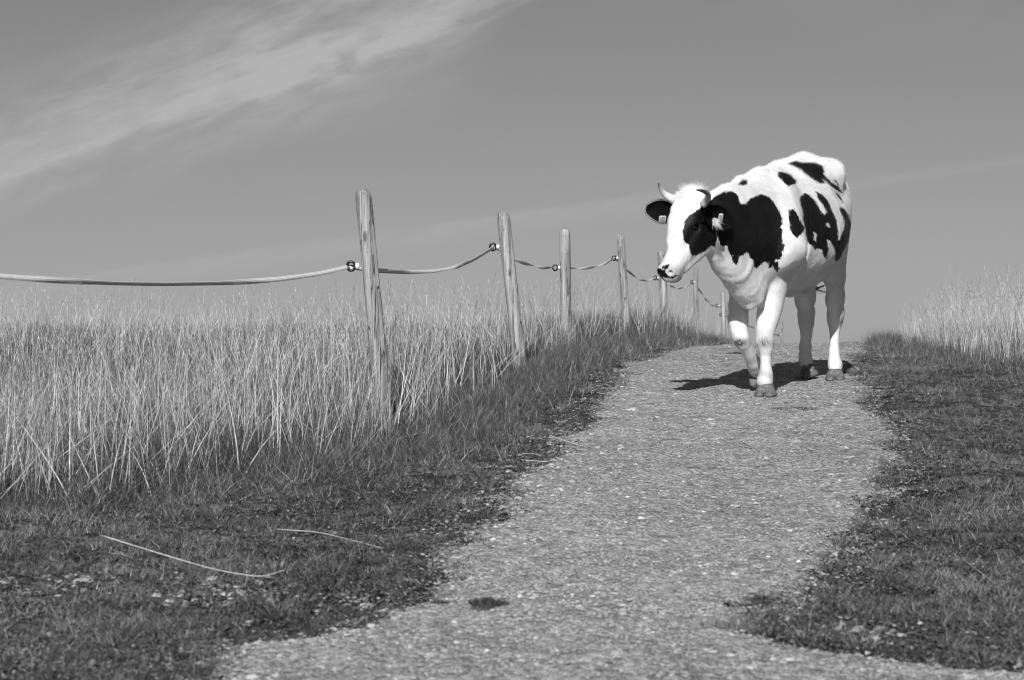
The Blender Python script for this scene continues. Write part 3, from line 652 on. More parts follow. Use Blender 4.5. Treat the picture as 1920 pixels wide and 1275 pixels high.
def tape(segs):
    """one continuous strip through every insulator"""
    C, Wd = [], []
    for s in segs:
        P = np.array([pix(*q) for q in s]); d = np.concatenate([[0], np.cumsum(np.linalg.norm(np.diff(P, axis=0), axis=1))])
        m = max(12, int(d[-1]/.04)); q = np.linspace(0, d[-1], m)
        # smooth through the points with a Catmull-Rom style resample
        Q = np.stack([np.interp(q, d, P[:, i]) for i in range(3)], -1); e0, e1 = Q[0].copy(), Q[-1].copy()
        kk = max(3, m//(len(P)*2)); ker = np.hanning(2*kk+1); ker /= ker.sum()
        for i in range(3):
            ext = np.concatenate([2*Q[0, i]-Q[kk:0:-1, i], Q[:, i], 2*Q[-1, i]-Q[-2:-kk-2:-1, i]]); Q[:, i] = np.convolve(ext, ker, 'valid')
        Q[0], Q[-1] = e0, e1; C.append(Q)
    C = np.concatenate(C); nC = len(C); T = np.gradient(C, axis=0); T /= np.linalg.norm(T, axis=1)[:, None]+1e-9
    s = np.cumsum(np.concatenate([[0], np.linalg.norm(np.diff(C, axis=0), axis=1)]))
    ang = np.interp(s, [0, 2.6, 3.1, 4.0, 4.5, 5.4, 5.7, 6.2, 6.4, 7.4, 8.0, 9.0, 9.4, 13, 40], [-.6, -.5, .95, .85, -.5, -.8, .3, .5, -.5, -1.1, .5, .2, -1.2, 4, 60])
    A = np.cross(T, [0, 0, 1.0]); A /= np.linalg.norm(A, axis=1)[:, None]; B = np.cross(A, T)
    W_ = np.cos(ang)[:, None]*B+np.sin(ang)[:, None]*A; N_ = np.cross(T, W_)
    hw, th = .013, .0008; cols = []
    for (a, b) in ((-1, -1), (1, -1), (1, 1), (-1, 1)): cols.append(C+W_*hw*a+N_*th*b)
    V = np.stack(cols, 1).reshape(-1, 3); V = V-C[0]
    me = mesh_np('fence_tape', V, grid_faces(nC, 4, True), dict(across=np.tile([0, 1, 1, 0], nC)), False)
    o = link('fence_tape', me, M_TAPE, loc=tuple(C[0])); tag(o, 'woven electric fence tape hanging in sagging spans from post to post', 'fence tape')
tape([
    [(-917, 330, 7.0), (-500, 440, 7.9), (-230, 498, 8.55), (0, 518, 9.19), (80, 524, 9.45), (200, 531, 9.85), (300, 533, 10.2), (420, 531, 10.65), (520, 524, 11.1), (600, 513, 11.6), (655, 500, 11.98)],
    [(655, 500, 11.98), (700, 507, 12.12), (760, 510, 12.7), (810, 509, 13.3), (850, 502, 13.9), (885, 489, 14.6), (905, 477, 15.0), (926, 463, 15.48)],
    [(926, 463, 15.48), (965, 487, 16.2), (990, 496, 17.3), (1015, 502, 18.6), (1042, 502, 19.98)],
    [(1042, 502, 19.98), (1070, 503, 20.8), (1090, 504, 21.6), (1115, 501, 22.4), (1135, 494, 23.2), (1153, 484, 23.98)],
    [(1153, 484, 23.98), (1175, 506, 25), (1195, 523, 26), (1213, 527, 27), (1230, 521, 27.98)],
    [(1230, 521, 27.98), (1252, 533, 29), (1268, 541, 30.4), (1285, 539, 31.8), (1298, 529, 32.98)],
    [(1298, 529, 32.98), (1309, 540, 34), (1322, 560, 35.5), (1335, 573, 37), (1346, 573, 37.98)],
    [(1346, 573, 37.98), (1372, 590, 40), (1400, 608, 42.5), (1430, 625, 45), (1461, 628, 47.98)],
])

# ------------------------------------------------------------------ signed distance modelling
class SDF:
    def __init__(s, lo, hi, res):
        s.lo = np.array(lo, float); s.res = res; s.n = np.ceil((np.array(hi)-s.lo)/res).astype(int)+1
        s.D = np.full(s.n, 1.0, np.float32)
    def _box(s, a, b):
        i0 = np.clip(np.floor((a-s.lo)/s.res).astype(int), 0, s.n-1); i1 = np.clip(np.ceil((b-s.lo)/s.res).astype(int)+1, 0, s.n)
        ax = [s.lo[k]+s.res*np.arange(i0[k], i1[k]) for k in range(3)]
        return tuple(slice(i0[k], i1[k]) for k in range(3)), np.stack(np.meshgrid(*ax, indexing='ij'), -1).astype(np.float32)
    def _blend(s, sl, d, k, sub=False):
        D = s.D[sl]
        if sub: d = -d; h = np.clip(0.5-0.5*(D-(d))/k, 0, 1); s.D[sl] = D*(1-h)+d*h+k*h*(1-h); return
        h = np.clip(0.5+0.5*(D-d)/k, 0, 1); s.D[sl] = D*(1-h)+d*h-k*h*(1-h)
    def cone(s, p0, p1, r0, r1, k=.02, side=None, ratio=None, sub=False):
        """tapered capsule; with side+ratio the cross-section is r along side and r*ratio across it"""
        p0, p1 = np.array(p0, float), np.array(p1, float); rm = max(r0, r1)*(max(1, max(ratio)) if ratio is not None else 1)+k+2*s.res
        sl, P = s._box(np.minimum(p0, p1)-rm, np.maximum(p0, p1)+rm)
        if 0 in P.shape: return
        ax = p1-p0; L = np.linalg.norm(ax); ax = ax/max(L, 1e-6); q = P-p0.astype(np.float32)
        t = np.clip(q@ax.astype(np.float32)/max(L, 1e-6), 0, 1)
        r = r0+(r1-r0)*t
        q = q-(t*L)[..., None]*ax.astype(np.float32)
        if side is None: d = np.linalg.norm(q, axis=-1)-r
        else:
            sv = np.array(side, float); sv -= ax*sv.dot(ax); sv /= np.linalg.norm(sv); uv = np.cross(ax, sv)
            rt = ratio[0]+(ratio[1]-ratio[0])*t
            a, b = r, r*rt; c = np.minimum(a, b)
            x, y, z = q@sv.astype(np.float32), q@uv.astype(np.float32), q@ax.astype(np.float32)
            k0 = np.sqrt((x/a)**2+(y/b)**2+(z/c)**2); k1 = np.sqrt((x/a**2)**2+(y/b**2)**2+(z/c**2)**2)+1e-9
            d = k0*(k0-1)/k1; d = np.where(k0 < 1e-3, -c, d)
        s._blend(sl, d, k, sub)
    def ell(s, c, r, k=.02, R=None, sub=False):
        """ellipsoid, R rows = its axes"""
        c = np.array(c, float); r = np.array(r, float); rm = r.max()+k+2*s.res
        sl, P = s._box(c-rm, c+rm)
        if 0 in P.shape: return
        q = P-c.astype(np.float32)
        if R is not None: q = q@np.array(R, np.float32).T
        k0 = np.linalg.norm(q/r, axis=-1); k1 = np.linalg.norm(q/r**2, axis=-1)+1e-9
        s._blend(sl, np.where(k0 < 1e-3, -r.min(), k0*(k0-1)/k1), k, sub)
    def chain(s, pts, k=.02, side=None):
        """pts: list of (p, r) or (p, r, ratio)"""
        for a, b in zip(pts[:-1], pts[1:]):
            if side is None: s.cone(a[0], b[0], a[1], b[1], k)
            else: s.cone(a[0], b[0], a[1], b[1], k, side, (a[2], b[2]))
    def mesh(s):
        """naive surface nets"""
        D = s.D; sg = D < 0; n = s.n
        c = np.zeros(n-1, np.uint8)
        for dx in (0, 1):
            for dy in (0, 1):
                for dz in (0, 1): c += sg[dx:n[0]-1+dx, dy:n[1]-1+dy, dz:n[2]-1+dz]
        act = (c > 0) & (c < 8); I = np.argwhere(act); idx = np.full(act.shape, -1, np.int64); idx[act] = np.arange(len(I))
        acc = np.zeros((len(I), 3)); cnt = np.zeros(len(I))
        cor = [(a, b, d) for a in (0, 1) for b in (0, 1) for d in (0, 1)]
        for a in cor:
            for ax in range(3):
                if a[ax]: continue
                b = list(a); b[ax] = 1
                va = D[I[:, 0]+a[0], I[:, 1]+a[1], I[:, 2]+a[2]]; vb = D[I[:, 0]+b[0], I[:, 1]+b[1], I[:, 2]+b[2]]
                m = (va < 0) != (vb < 0); t = np.where(m, va/np.where(m, va-vb, 1), 0)
                p = np.tile(np.array(a, float), (len(I), 1)); p[:, ax] += t
                acc[m] += p[m]; cnt[m] += 1
        V = s.lo+s.res*(I+acc/cnt[:, None])
        F = []
        for ax in range(3):
            o1, o2 = [(1, 2), (2, 0), (0, 1)][ax]
            sh = [slice(None)]*3; a = list(sh); b = list(sh); a[ax] = slice(0, -1); b[ax] = slice(1, None)
            A, B = sg[tuple(a)], sg[tuple(b)]
            E = np.argwhere(A != B); E = E[(E[:, o1] > 0) & (E[:, o2] > 0) & (E[:, o1] < n[o1]-1) & (E[:, o2] < n[o2]-1)]
            inside = A[E[:, 0], E[:, 1], E[:, 2]]
            def at(d1, d2):
                Q = E.copy(); Q[:, o1] -= d1; Q[:, o2] -= d2; return idx[Q[:, 0], Q[:, 1], Q[:, 2]]
            f = np.stack([at(0, 0), at(1, 0), at(1, 1), at(0, 1)], 1)
            f[~inside] = f[~inside][:, ::-1]; F.append(f)
        return V, np.concatenate(F)
def smooth_mesh(V, F, it=4, lam=.5, mu=-.52):
    e = np.concatenate([F[:, [0, 1]], F[:, [1, 2]], F[:, [2, 3]], F[:, [3, 0]]]); e = np.concatenate([e, e[:, ::-1]])
    deg = np.bincount(e[:, 0], minlength=len(V)).astype(float)[:, None]
    for i in range(it):
        for l in (lam, mu):
            A = np.stack([np.bincount(e[:, 0], V[e[:, 1], k], len(V)) for k in range(3)], 1)/deg
            V = V+l*(A-V)
    return V
def vnormals(V, F):
    nf = np.cross(V[F[:, 2]]-V[F[:, 0]], V[F[:, 3]]-V[F[:, 1]]); N = np.zeros_like(V)
    for k in range(4):
        for a in range(3): N[:, a] += np.bincount(F[:, k], nf[:, a], len(V))
    return N/(np.linalg.norm(N, axis=1)[:, None]+1e-12)
def poly_sd(P, poly):
    """signed distance (positive inside) from points (n,2) to a polygon"""
    poly = np.array(poly, float); n = len(poly); d = np.full(len(P), 1e9); ins = np.zeros(len(P), bool)
    for i in range(n):
        a, b = poly[i], poly[(i+1) % n]; ab = b-a; t = np.clip(((P-a)@ab)/max(ab@ab, 1e-9), 0, 1)
        d = np.minimum(d, np.linalg.norm(P-a-t[:, None]*ab, axis=1))
        c = ((a[1] > P[:, 1]) != (b[1] > P[:, 1])) & (P[:, 0] < (b[0]-a[0])*(P[:, 1]-a[1])/((b[1]-a[1]) if b[1] != a[1] else 1e-9)+a[0])
        ins ^= c
    return np.where(ins, d, -d)

# ------------------------------------------------------------------ the cow: local axes u forward, v to its left, w up
ANG = math.radians(23); OX, OY = 1.475, 13.5
fv = np.array([-math.sin(ANG), -math.cos(ANG)]); lv = np.array([math.cos(ANG), -math.sin(ANG)])
GZ0 = float(G(np.array([OX]), np.array([OY]))[0])
def toW(L):
    L = np.asarray(L, float); return np.stack([OX+L[..., 0]*fv[0]+L[..., 1]*lv[0], OY+L[..., 0]*fv[1]+L[..., 1]*lv[1], L[..., 2]], -1)
def toL(W_):
    W_ = np.asarray(W_, float); x, y = W_[..., 0]-OX, W_[..., 1]-OY
    return np.stack([x*fv[0]+y*fv[1], x*lv[0]+y*lv[1], W_[..., 2]], -1)
def dirL(d): return np.array([d[0]*fv[0]+d[1]*fv[1], d[0]*lv[0]+d[1]*lv[1], d[2]])
def pu(px, py, u):
    """point seen at the photo pixel that lies at distance u along the body"""
    dx, dz = (px-CX)/FPX, (HY-py)/FPX
    Y = (u+OX*fv[0]+OY*fv[1])/(dx*fv[0]+fv[1]); return toL(np.array([dx*Y, Y, dz*Y]))
def PY_(px, py, Y): return toL(pix(px, py, Y))
def gL(p):
    W_ = toW(p); return float(Gs(np.array([W_[0]]), np.array([W_[1]]))[0])

RES = 0.0085
S = SDF((-1.75, -.52, -.33), (1.25, .52, 1.40), RES)
vax = (0, 1, 0)
# trunk: (u, top, bottom, half width)
TR_ = [(.17, .99, .42, .17), (.02, 1.055, .385, .215), (-.2, 1.09, .385, .265), (-.45, 1.125, .385, .315), (-.7, 1.165, .41, .325), (-.95, 1.185, .475, .275), (-1.15, 1.185, .58, .205), (-1.35, 1.15, .66, .155)]
ts = np.linspace(0, len(TR_)-1, 22); TA = np.array(TR_)
st = np.stack([np.interp(ts, np.arange(len(TR_)), TA[:, i]) for i in range(4)], -1)
for a, b in zip(st[:-1], st[1:]):
    S.cone((a[0], 0, (a[1]+a[2])/2), (b[0], 0, (b[1]+b[2])/2), a[3], b[3], .012, vax, ((a[1]-a[2])/2/a[3], (b[1]-b[2])/2/b[3]))
# barrel sits low and wide
S.ell((-.60, 0, .71), (.45, .325, .285), .05)
# spine ridge, withers, sacrum
S.chain([((.12, 0, 1.00), .055), ((0, 0, 1.045), .045), ((-.25, 0, 1.085), .035), ((-.5, 0, 1.13), .032), ((-.75, 0, 1.175), .032), ((-.95, 0, 1.222), .035), ((-1.18, 0, 1.222), .035), ((-1.4, 0, 1.155), .035)], .07)
# hook and pin bones, loin shelf
for sgn in (-1, 1):
    S.cone((-.93, .06*sgn, 1.19), (-.96, .175*sgn, 1.155), .055, .045, .075)
    S.cone((-.95, .17*sgn, 1.12), (-1.32, .12*sgn, 1.04), .06, .06, .11)
    S.ell((-1.42, .105*sgn, 1.05), (.055, .045, .07), .07)
    S.cone((-.75, .12*sgn, 1.11), (-.95, .17*sgn, 1.12), .05, .06, .10)
    # thigh
    S.cone((-1.12, .13*sgn, .95), (-1.20, .11*sgn, .60), .12, .085, .08, vax, (1.35, 1.3))
    S.ell((-1.36, .09*sgn, .85), (.09, .08, .24), .07)
    # stifle / flank fold
    S.cone((-.9, .21*sgn, .78), (-1.06, .15*sgn, .54), .05, .06, .08)
    # shoulder blade and point of shoulder
    S.cone((-.05, .12*sgn, .98), (.08, .205*sgn, .62), .075, .095, .06, (0, 1, .2), (1.5, 1.35))
    S.ell((.16, .17*sgn, .60), (.085, .075, .11), .06)
for sgn in (-1, 1): S.ell((-.80, .31*sgn, .99), (.13, .05, .10), .07, None, True)   # hollow of the flank
# brisket and dewlap
S.cone((.16, 0, .62), (.20, .0, .42), .16, .10, .07, vax, (1.1, 1.0))
S.cone((.18, -.01, .44), (.16, -.01, .33), .075, .04, .05, vax, (1.2, 1.3))
# neck: (px, py of centre, u, half height, half width)
NK = [(1418, 440, .10, .33, .19), (1398, 437, .24, .30, .165), (1380, 430, .38, .265, .14), (1362, 424, .50, .23, .115), (1347, 420, .60, .19, .10), (1333, 412, .68, .155, .09)]
NP = [(pu(a, b, u), hh, hw) for a, b, u, hh, hw in NK]
for a, b in zip(NP[:-1], NP[1:]): S.cone(a[0], b[0], a[2], b[2], .05, (0.25, 1, 0), (a[1]/a[2], b[1]/b[2]))
# throat skin down to the brisket
S.chain([(pu(1353, 486, .56), .035), (pu(1366, 500, .49), .038), (pu(1380, 518, .40), .040), (pu(1392, 536, .32), .045), (pu(1404, 558, .24), .05)], .11)
# wrinkled skin folds on the front of the brisket
for i, (x0, y0, x1, y1) in enumerate(((1388, 524, 1406, 574), (1404, 505, 1424, 562))):
    S.cone(pu(x0, y0, .33-.03*i), pu(x1, y1, .25-.02*i), .014, .019, .035)

# head frame
H0 = pix(1293, 362, 12.85); mW = np.array([-.335, -.42, -.843]); mW /= np.linalg.norm(mW)
lW = np.array([.774, -.633, 0]); lW -= mW*lW.dot(mW); lW /= np.linalg.norm(lW); nW = np.cross(mW, lW)
if nW[1] > 0: nW = -nW
HL, mL, lL, nL = toL(H0), dirL(mW), dirL(lW), dirL(nW)
def HP(m, l, n): return HL+m*mL+l*lL+n*nL
RH = np.stack([mL, lL, nL])
def hell(m, l, n, rm, rl, rn, k=.03, sub=False): S.ell(HP(m, l, n), (rm, rl, rn), k, RH, sub)
# skull: stations (m, half width, depth top n, depth bottom n)
HS = [(.03, .085, -.01, -.17), (.10, .098, .002, -.235), (.19, .102, .0, -.265), (.27, .080, -.012, -.235), (.35, .062, -.018, -.185), (.43, .056, -.022, -.150), (.485, .058, -.030, -.140)]
for a, b in zip(HS[:-1], HS[1:]):
    S.cone(HP(a[0], 0, (a[2]+a[3])/2), HP(b[0], 0, (b[2]+b[3])/2), a[1], b[1], .03, lL, ((a[2]-a[3])/2/a[1], (b[2]-b[3])/2/b[1]))
S.cone(HP(.02, -.07, -.035), HP(.02, .07, -.035), .045, .045, .04)          # poll
S.ell(HP(.0, 0, -.02), (.05, .065, .045), .03, RH)
S.cone(HP(.10, -.06, -.03), HP(.10, .06, -.03), .045, .045, .04)            # flat forehead
S.cone(HP(.17, -.05, -.02), HP(.30, -.03, -.03), .04, .03, .04); S.cone(HP(.17, .05, -.02), HP(.30, .03, -.03), .04, .03, .04)
for sgn in (-1, 1):
    hell(.175, .080*sgn, -.030, .036, .020, .022, .022)                    # brow
    S.cone(HP(.20, .088*sgn, -.085), HP(.33, .052*sgn, -.10), .028, .022, .035)   # cheek ridge
    hell(.17, .060*sgn, -.20, .085, .04, .075, .05)                        # jaw muscle
    S.cone(HP(.15, .05*sgn, -.265), HP(.42, .026*sgn, -.155), .028, .02, .03)    # jaw bone
    hell(.485, .036*sgn, -.055, .032, .030, .035, .02)                     # nostril wing
    hell(.206, .086*sgn, -.050, .020, .018, .016, .010, True)               # eye socket
hell(.495, 0, -.075, .035, .058, .050, .03)                                # muzzle pad
hell(.478, 0, -.135, .038, .042, .026, .02)                                # chin / lower lip
for sgn in (-1, 1): hell(.512, .036*sgn, -.042, .016, .011, .009, .006, True)
S.cone(HP(.53, -.05, -.112), HP(.53, .05, -.112), .006, .006, .008, sub=True)
for sgn in (-1, 1): S.cone(HP(.525, .055*sgn, -.112), HP(.44, .062*sgn, -.108), .005, .004, .007, sub=True)

# legs, (px, py, u, half width, ratio depth/width)
def leg(pts, k=.03): 
    Q = [(pu(a, b, u), r, q) for a, b, u, r, q in pts]
    for a, b in zip(Q[:-1], Q[1:]): S.cone(a[0], b[0], a[1], b[1], k, (0, 1, 0), (a[2], b[2]))
    return Q
# left fore leg: planted
leg([(1462, 440, -.04, .085, 1.5), (1458, 480, -.01, .095, 1.6), (1451, 515, .02, .076, 1.5), (1449, 545, .03, .064, 1.4), (1445, 575, .05, .057, 1.3), (1439, 600, .07, .051, 1.25), (1435, 620, .10, .048, 1.15)], .055)
leg([(1435, 620, .10, .052, 1.12), (1434, 640, .11, .050, 1.1), (1436, 655, .11, .037, 1.15), (1436, 675, .10, .028, 1.25), (1436, 690, .10, .030, 1.25)], .02)
leg([(1436, 690, .10, .030, 1.25), (1436, 702, .10, .037, 1.2), (1434, 715, .11, .045, 1.15), (1434, 721, .10, .038, 1.1)], .02)
# right fore leg: lifted, knee bent
leg([(1398, 500, .00, .085, 1.5), (1389, 540, .02, .062, 1.4), (1385, 575, .06, .051, 1.25), (1384, 600, .09, .050, 1.2), (1386, 620, .10, .048, 1.15)], .04)
leg([(1386, 620, .10, .047, 1.12), (1389, 634, .11, .045, 1.1), (1393, 643, .09, .036, 1.1)], .02)
leg([(1394, 643, .08, .033, 1.1), (1400, 653, .04, .030, 1.1), (1405, 663, .0, .029, 1.1), (1409, 671, -.04, .030, 1.1), (1413, 680, -.08, .034, 1.1), (1416, 690, -.13, .035, 1.1), (1420, 702, -.18, .030, 1.05)], .04)
# left hind leg: planted
leg([(1562, 470, -1.08, .085, 1.6), (1566, 520, -1.12, .055, 1.7), (1566, 560, -1.20, .052, 1.6), (1567, 588, -1.28, .047, 1.6), (1566, 603, -1.31, .038, 1.5), (1565, 622, -1.30, .028, 1.4)], .04)
leg([(1565, 622, -1.30, .028, 1.4), (1564, 660, -1.24, .031, 1.25), (1565, 676, -1.22, .037, 1.25)], .02)
leg([(1565, 676, -1.22, .037, 1.2), (1566, 685, -1.20, .043, 1.15), (1566, 692, -1.18, .038, 1.1)], .02)
# right hind leg: heel coming up
leg([(1505, 490, -1.12, .11, 1.4), (1506, 525, -1.14, .072, 1.5), (1510, 560, -1.24, .058, 1.5), (1512, 588, -1.33, .047, 1.6), (1512, 606, -1.36, .040, 1.5), (1512, 624, -1.36, .034, 1.3)], .04)
leg([(1512, 624, -1.36, .034, 1.3), (1510, 650, -1.35, .036, 1.25), (1510, 668, -1.35, .037, 1.25)], .02)
leg([(1510, 668, -1.35, .037, 1.2), (1511, 677, -1.33, .041, 1.15), (1513, 685, -1.30, .036, 1.1)], .02)
# sheath / navel fold and udder skin
S.cone((-.62, 0, .40), (-.78, 0, .42), .045, .03, .06)
S.cone((-.98, 0, .50), (-1.05, 0, .48), .07, .05, .08)

V, F = S.mesh(); V = smooth_mesh(V, F, 3); N = vnormals(V, F)
# skin relief: ribs, crease behind the shoulder, neck wrinkles
u_, v_, w_ = V.T
rib = np.sin((u_-.12*(w_-.7))*2*PI/.085)*np.clip(1-np.abs((u_+.60)/.34), 0, 1)*np.clip((w_-.45)/.15, 0, 1)*np.clip((.92-w_)/.2, 0, 1)*.0026
cre = -np.exp(-((u_+.155+.10*(w_-.7)+.012*np.sin(w_*14))/.018)**2)*np.clip((w_-.42)/.1, 0, 1)*np.clip((1.0-w_)/.2, 0, 1)*.014
nw = vnoise(u_*26+w_*10+v_*14, w_*5, 71)*np.clip((u_-.10)/.1, 0, 1)*np.clip((.60-u_)/.1, 0, 1)*np.clip((.85-w_)/.2, 0, 1)*.003
lum = (.0025*vnoise(u_*9+v_*5, w_*9-v_*4, 72)+.0014*vnoise(u_*26, w_*26+v_*20, 73))*np.clip((w_-.15)/.3, .15, 1)
V = V+N*(rib+cre+nw+lum)[:, None]
N = vnormals(V, F)
W_ = toW(V)
# coat pattern: patch outlines as seen from the cow's left front, kept as plan distances on the skin
c_px = np.stack([W_[:, 0]/W_[:, 1]*FPX+CX, HY-W_[:, 2]/W_[:, 1]*FPX], -1)
def z1(pl): return [(1180+a/3.983, 260+b/3.984) for a, b in pl]
PATCH = [
 [(600,470),(640,430),(700,400),(770,393),(805,420),(830,485),(870,485),(900,445),(985,412),(1050,440),(1085,480),(1115,540),(1140,600),(1145,640),(1125,660),(1140,680),(1145,760),(1158,810),(1140,880),(1120,910),(1105,900),(1120,960),(1108,995),(1080,975),(1070,950),(1055,975),(1040,965),(1035,925),(1000,925),(975,945),(950,970),(930,955),(925,910),(895,880),(880,845),(850,870),(820,875),(812,930),(795,942),(770,925),(765,880),(740,840),(730,800),(710,805),(680,790),(660,740),(650,700),(640,650),(620,600),(590,560)],
 [(520,530),(560,490),(600,460),(650,480),(650,650),(655,750),(640,810),(610,800),(570,840),(520,865),(480,880),(455,865),(440,790),(405,765),(400,680),(420,610),(450,570),(490,545)],
 [(805,345),(850,308),(878,315),(875,345),(850,352)],
 [(1100,255),(1130,245),(1190,265),(1245,315),(1245,335),(1185,360),(1150,325),(1110,280)],
 [(1180,185),(1250,168),(1290,180),(1400,185),(1440,205),(1455,245),(1455,275),(1510,325),(1560,355),(1590,410),(1575,405),(1520,365),(1440,305),(1465,335),(1420,335),(1340,290),(1280,240),(1230,205)],
 [(1525,308),(1545,315),(1570,350),(1550,335)],
 [(1540,395),(1570,415),(1600,480),(1585,470),(1550,425)],
 [(1270,440),(1310,405),(1350,425),(1400,480),(1430,550),(1460,570),(1475,545),(1440,490),(1410,450),(1385,395),(1430,410),(1480,460),(1515,540),(1545,600),(1558,680),(1560,760),(1575,745),(1595,690),(1610,640),(1600,600),(1570,530),(1575,510),(1600,515),(1640,580),(1660,640),(1650,740),(1610,820),(1570,895),(1545,920),(1530,905),(1540,850),(1520,800),(1505,770),(1475,755),(1490,820),(1475,895),(1455,885),(1435,830),(1400,820),(1390,840),(1370,800),(1345,790),(1325,750),(1310,660),(1295,610),(1295,540),(1275,480)],
 [(1190,530),(1230,525),(1260,570),(1280,620),(1310,660),(1300,700),(1255,740),(1225,720),(1200,680),(1190,610)],
 [(203,955),(222,968),(245,975),(262,992),(285,1012),(300,1030),(360,1018),(365,1026),(320,1045),(270,1042),(230,1030),(203,1005)],
 [(248,955),(280,940),(298,938),(292,968),(262,978),(250,970)],
]
HOLES = [[(1470,625),(1485,630),(1495,660),(1475,655)], [(1375,700),(1395,710),(1395,770),(1380,760)], [(1085,905),(1105,900),(1112,925),(1092,920)]]
pat = np.full(len(V), -1e3)
for pl in PATCH: pat = np.maximum(pat, poly_sd(c_px, z1(pl)))
for pl in HOLES: pat = np.minimum(pat, -poly_sd(c_px, z1(pl)))
far = vnoise(V[:, 0]*4.2+3, V[:, 2]*4.2, 81)*26+vnoise(V[:, 0]*11, V[:, 2]*11, 82)*6-6       # pattern of the other flank
far = np.where(V[:, 2] < .5, -20, far); far = np.where((V[:, 0] > .62), -8, far)
nv = toL(np.zeros(3))*0
NW = np.stack([N[:, 0]*fv[0]+N[:, 1]*lv[0], N[:, 0]*fv[1]+N[:, 1]*lv[1], N[:, 2]], -1)
view = W_/np.linalg.norm(W_, axis=1)[:, None]; facing = -(NW*view).sum(1)
leftish = np.clip((V[:, 1]+.10)/.12, 0, 1)
wv = np.where((V[:, 0] > .5) | (V[:, 1] > 0), 1.0, np.clip((facing+.25)/.2, 0, 1))
pat = pat*wv+far*(1-wv)
# the left hind leg and the low legs stay white
grey_ = np.zeros(len(V))
def capg(a): return np.minimum(a, .88)
for (px, py, rx, ry, a, u0) in ((1434, 643, 13, 14, .95, .14), (1389, 642, 14, 9, 1.2, .12), (1421, 700, 14, 8, .4, -.16), (1434, 716, 18, 7, .25, .11), (1505, 548, 9, 6, .6, -1.0)):
    c = pu(px, py, u0); r = np.array([.10, rx/321, ry/321]); q = (V-c)/r; grey_ = np.maximum(grey_, a*np.exp(-(q**2).sum(1)*1.0))
hl = (V-HL)@RH.T
grey_ = np.maximum(grey_, .45*np.exp(-((hl[:, 0]-.50)/.035)**2)*np.clip((hl[:, 0]-.3)/.1, 0, 1)*(np.abs(hl[:, 1]) < .15))
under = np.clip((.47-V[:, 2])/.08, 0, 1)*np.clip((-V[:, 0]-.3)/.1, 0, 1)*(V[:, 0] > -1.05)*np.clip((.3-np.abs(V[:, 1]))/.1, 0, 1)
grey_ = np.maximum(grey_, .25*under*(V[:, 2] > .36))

grey_ = np.maximum(grey_, .30*np.clip((-.06-V[:, 2])/.10, 0, 1)*np.clip(.5+vnoise(V[:, 0]*25+V[:, 1]*19, V[:, 2]*25, 77), 0, 1))
grey_ = capg(grey_)
def mat_coat():
    m, t, out = new_mat('cow hide'); tc = t.node('ShaderNodeTexCoord').outputs['Object']
    pa = t.node('ShaderNodeAttribute', dict(attribute_name='patch')).outputs['Fac']; ga = t.node('ShaderNodeAttribute', dict(attribute_name='smudge')).outputs['Fac']
    mp = t.node('ShaderNodeMapping'); t.put(mp.inputs[0], tc); mp.inputs['Scale'].default_value = (60, 60, 22)
    hair = t.noise(mp, 1.6, 4, 0.65); fine = t.noise(mp, 6, 3, 0.6); low = t.noise(tc, 7, 4, 0.6)
    edge = t.math('ADD', pa, t.math('MULTIPLY', t.math('SUBTRACT', hair, 0.5), 14.0))
    k = t.maprange(edge, -0.9, 0.9, 0, 1)
    wht = t.math('MULTIPLY', t.maprange(low, 0.3, 0.7, 0.68, 0.80), t.maprange(hair, 0.3, 0.7, 0.93, 1.05))
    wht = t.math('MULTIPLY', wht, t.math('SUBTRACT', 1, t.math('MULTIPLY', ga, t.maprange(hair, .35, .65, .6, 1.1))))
    blk = t.math('MULTIPLY', t.maprange(low, 0.3, 0.7, 0.004, 0.008), t.maprange(hair, 0.3, 0.7, 0.7, 1.3))
    v = t.math('ADD', t.math('MULTIPLY', wht, t.math('SUBTRACT', 1, k)), t.math('MULTIPLY', blk, k))
    hb = t.math('ADD', hair, t.math('MULTIPLY', fine, 0.4))
    b = principled(t, out, v, 0.5, hb, 0.004, 0.6, 0.2)
    return m
M_COAT = mat_coat()
cow = empty('cow', (OX, OY, GZ0), label='black and white spotted horned cow walking down the gravel path toward the camera', cat='cow')
O3 = np.array([OX, OY, GZ0])
def cowpart(name, Vl, F, mat, attrs=None, parent=None, smooth=True):
    me = mesh_np(name, toW(Vl)-O3, F, attrs, smooth); return link(name, me, mat, parent or cow)
print('cow verts', len(V), 'bounds', V.min(0), V.max(0))
# lv x fv handedness: local -> world keeps orientation when fv, lv, z is right handed
flip = (fv[0]*lv[1]-fv[1]*lv[0]) < 0
Fb = F[:, ::-1] if flip else F
body = cowpart('body', V, Fb, M_COAT, dict(patch=pat, smudge=grey_))

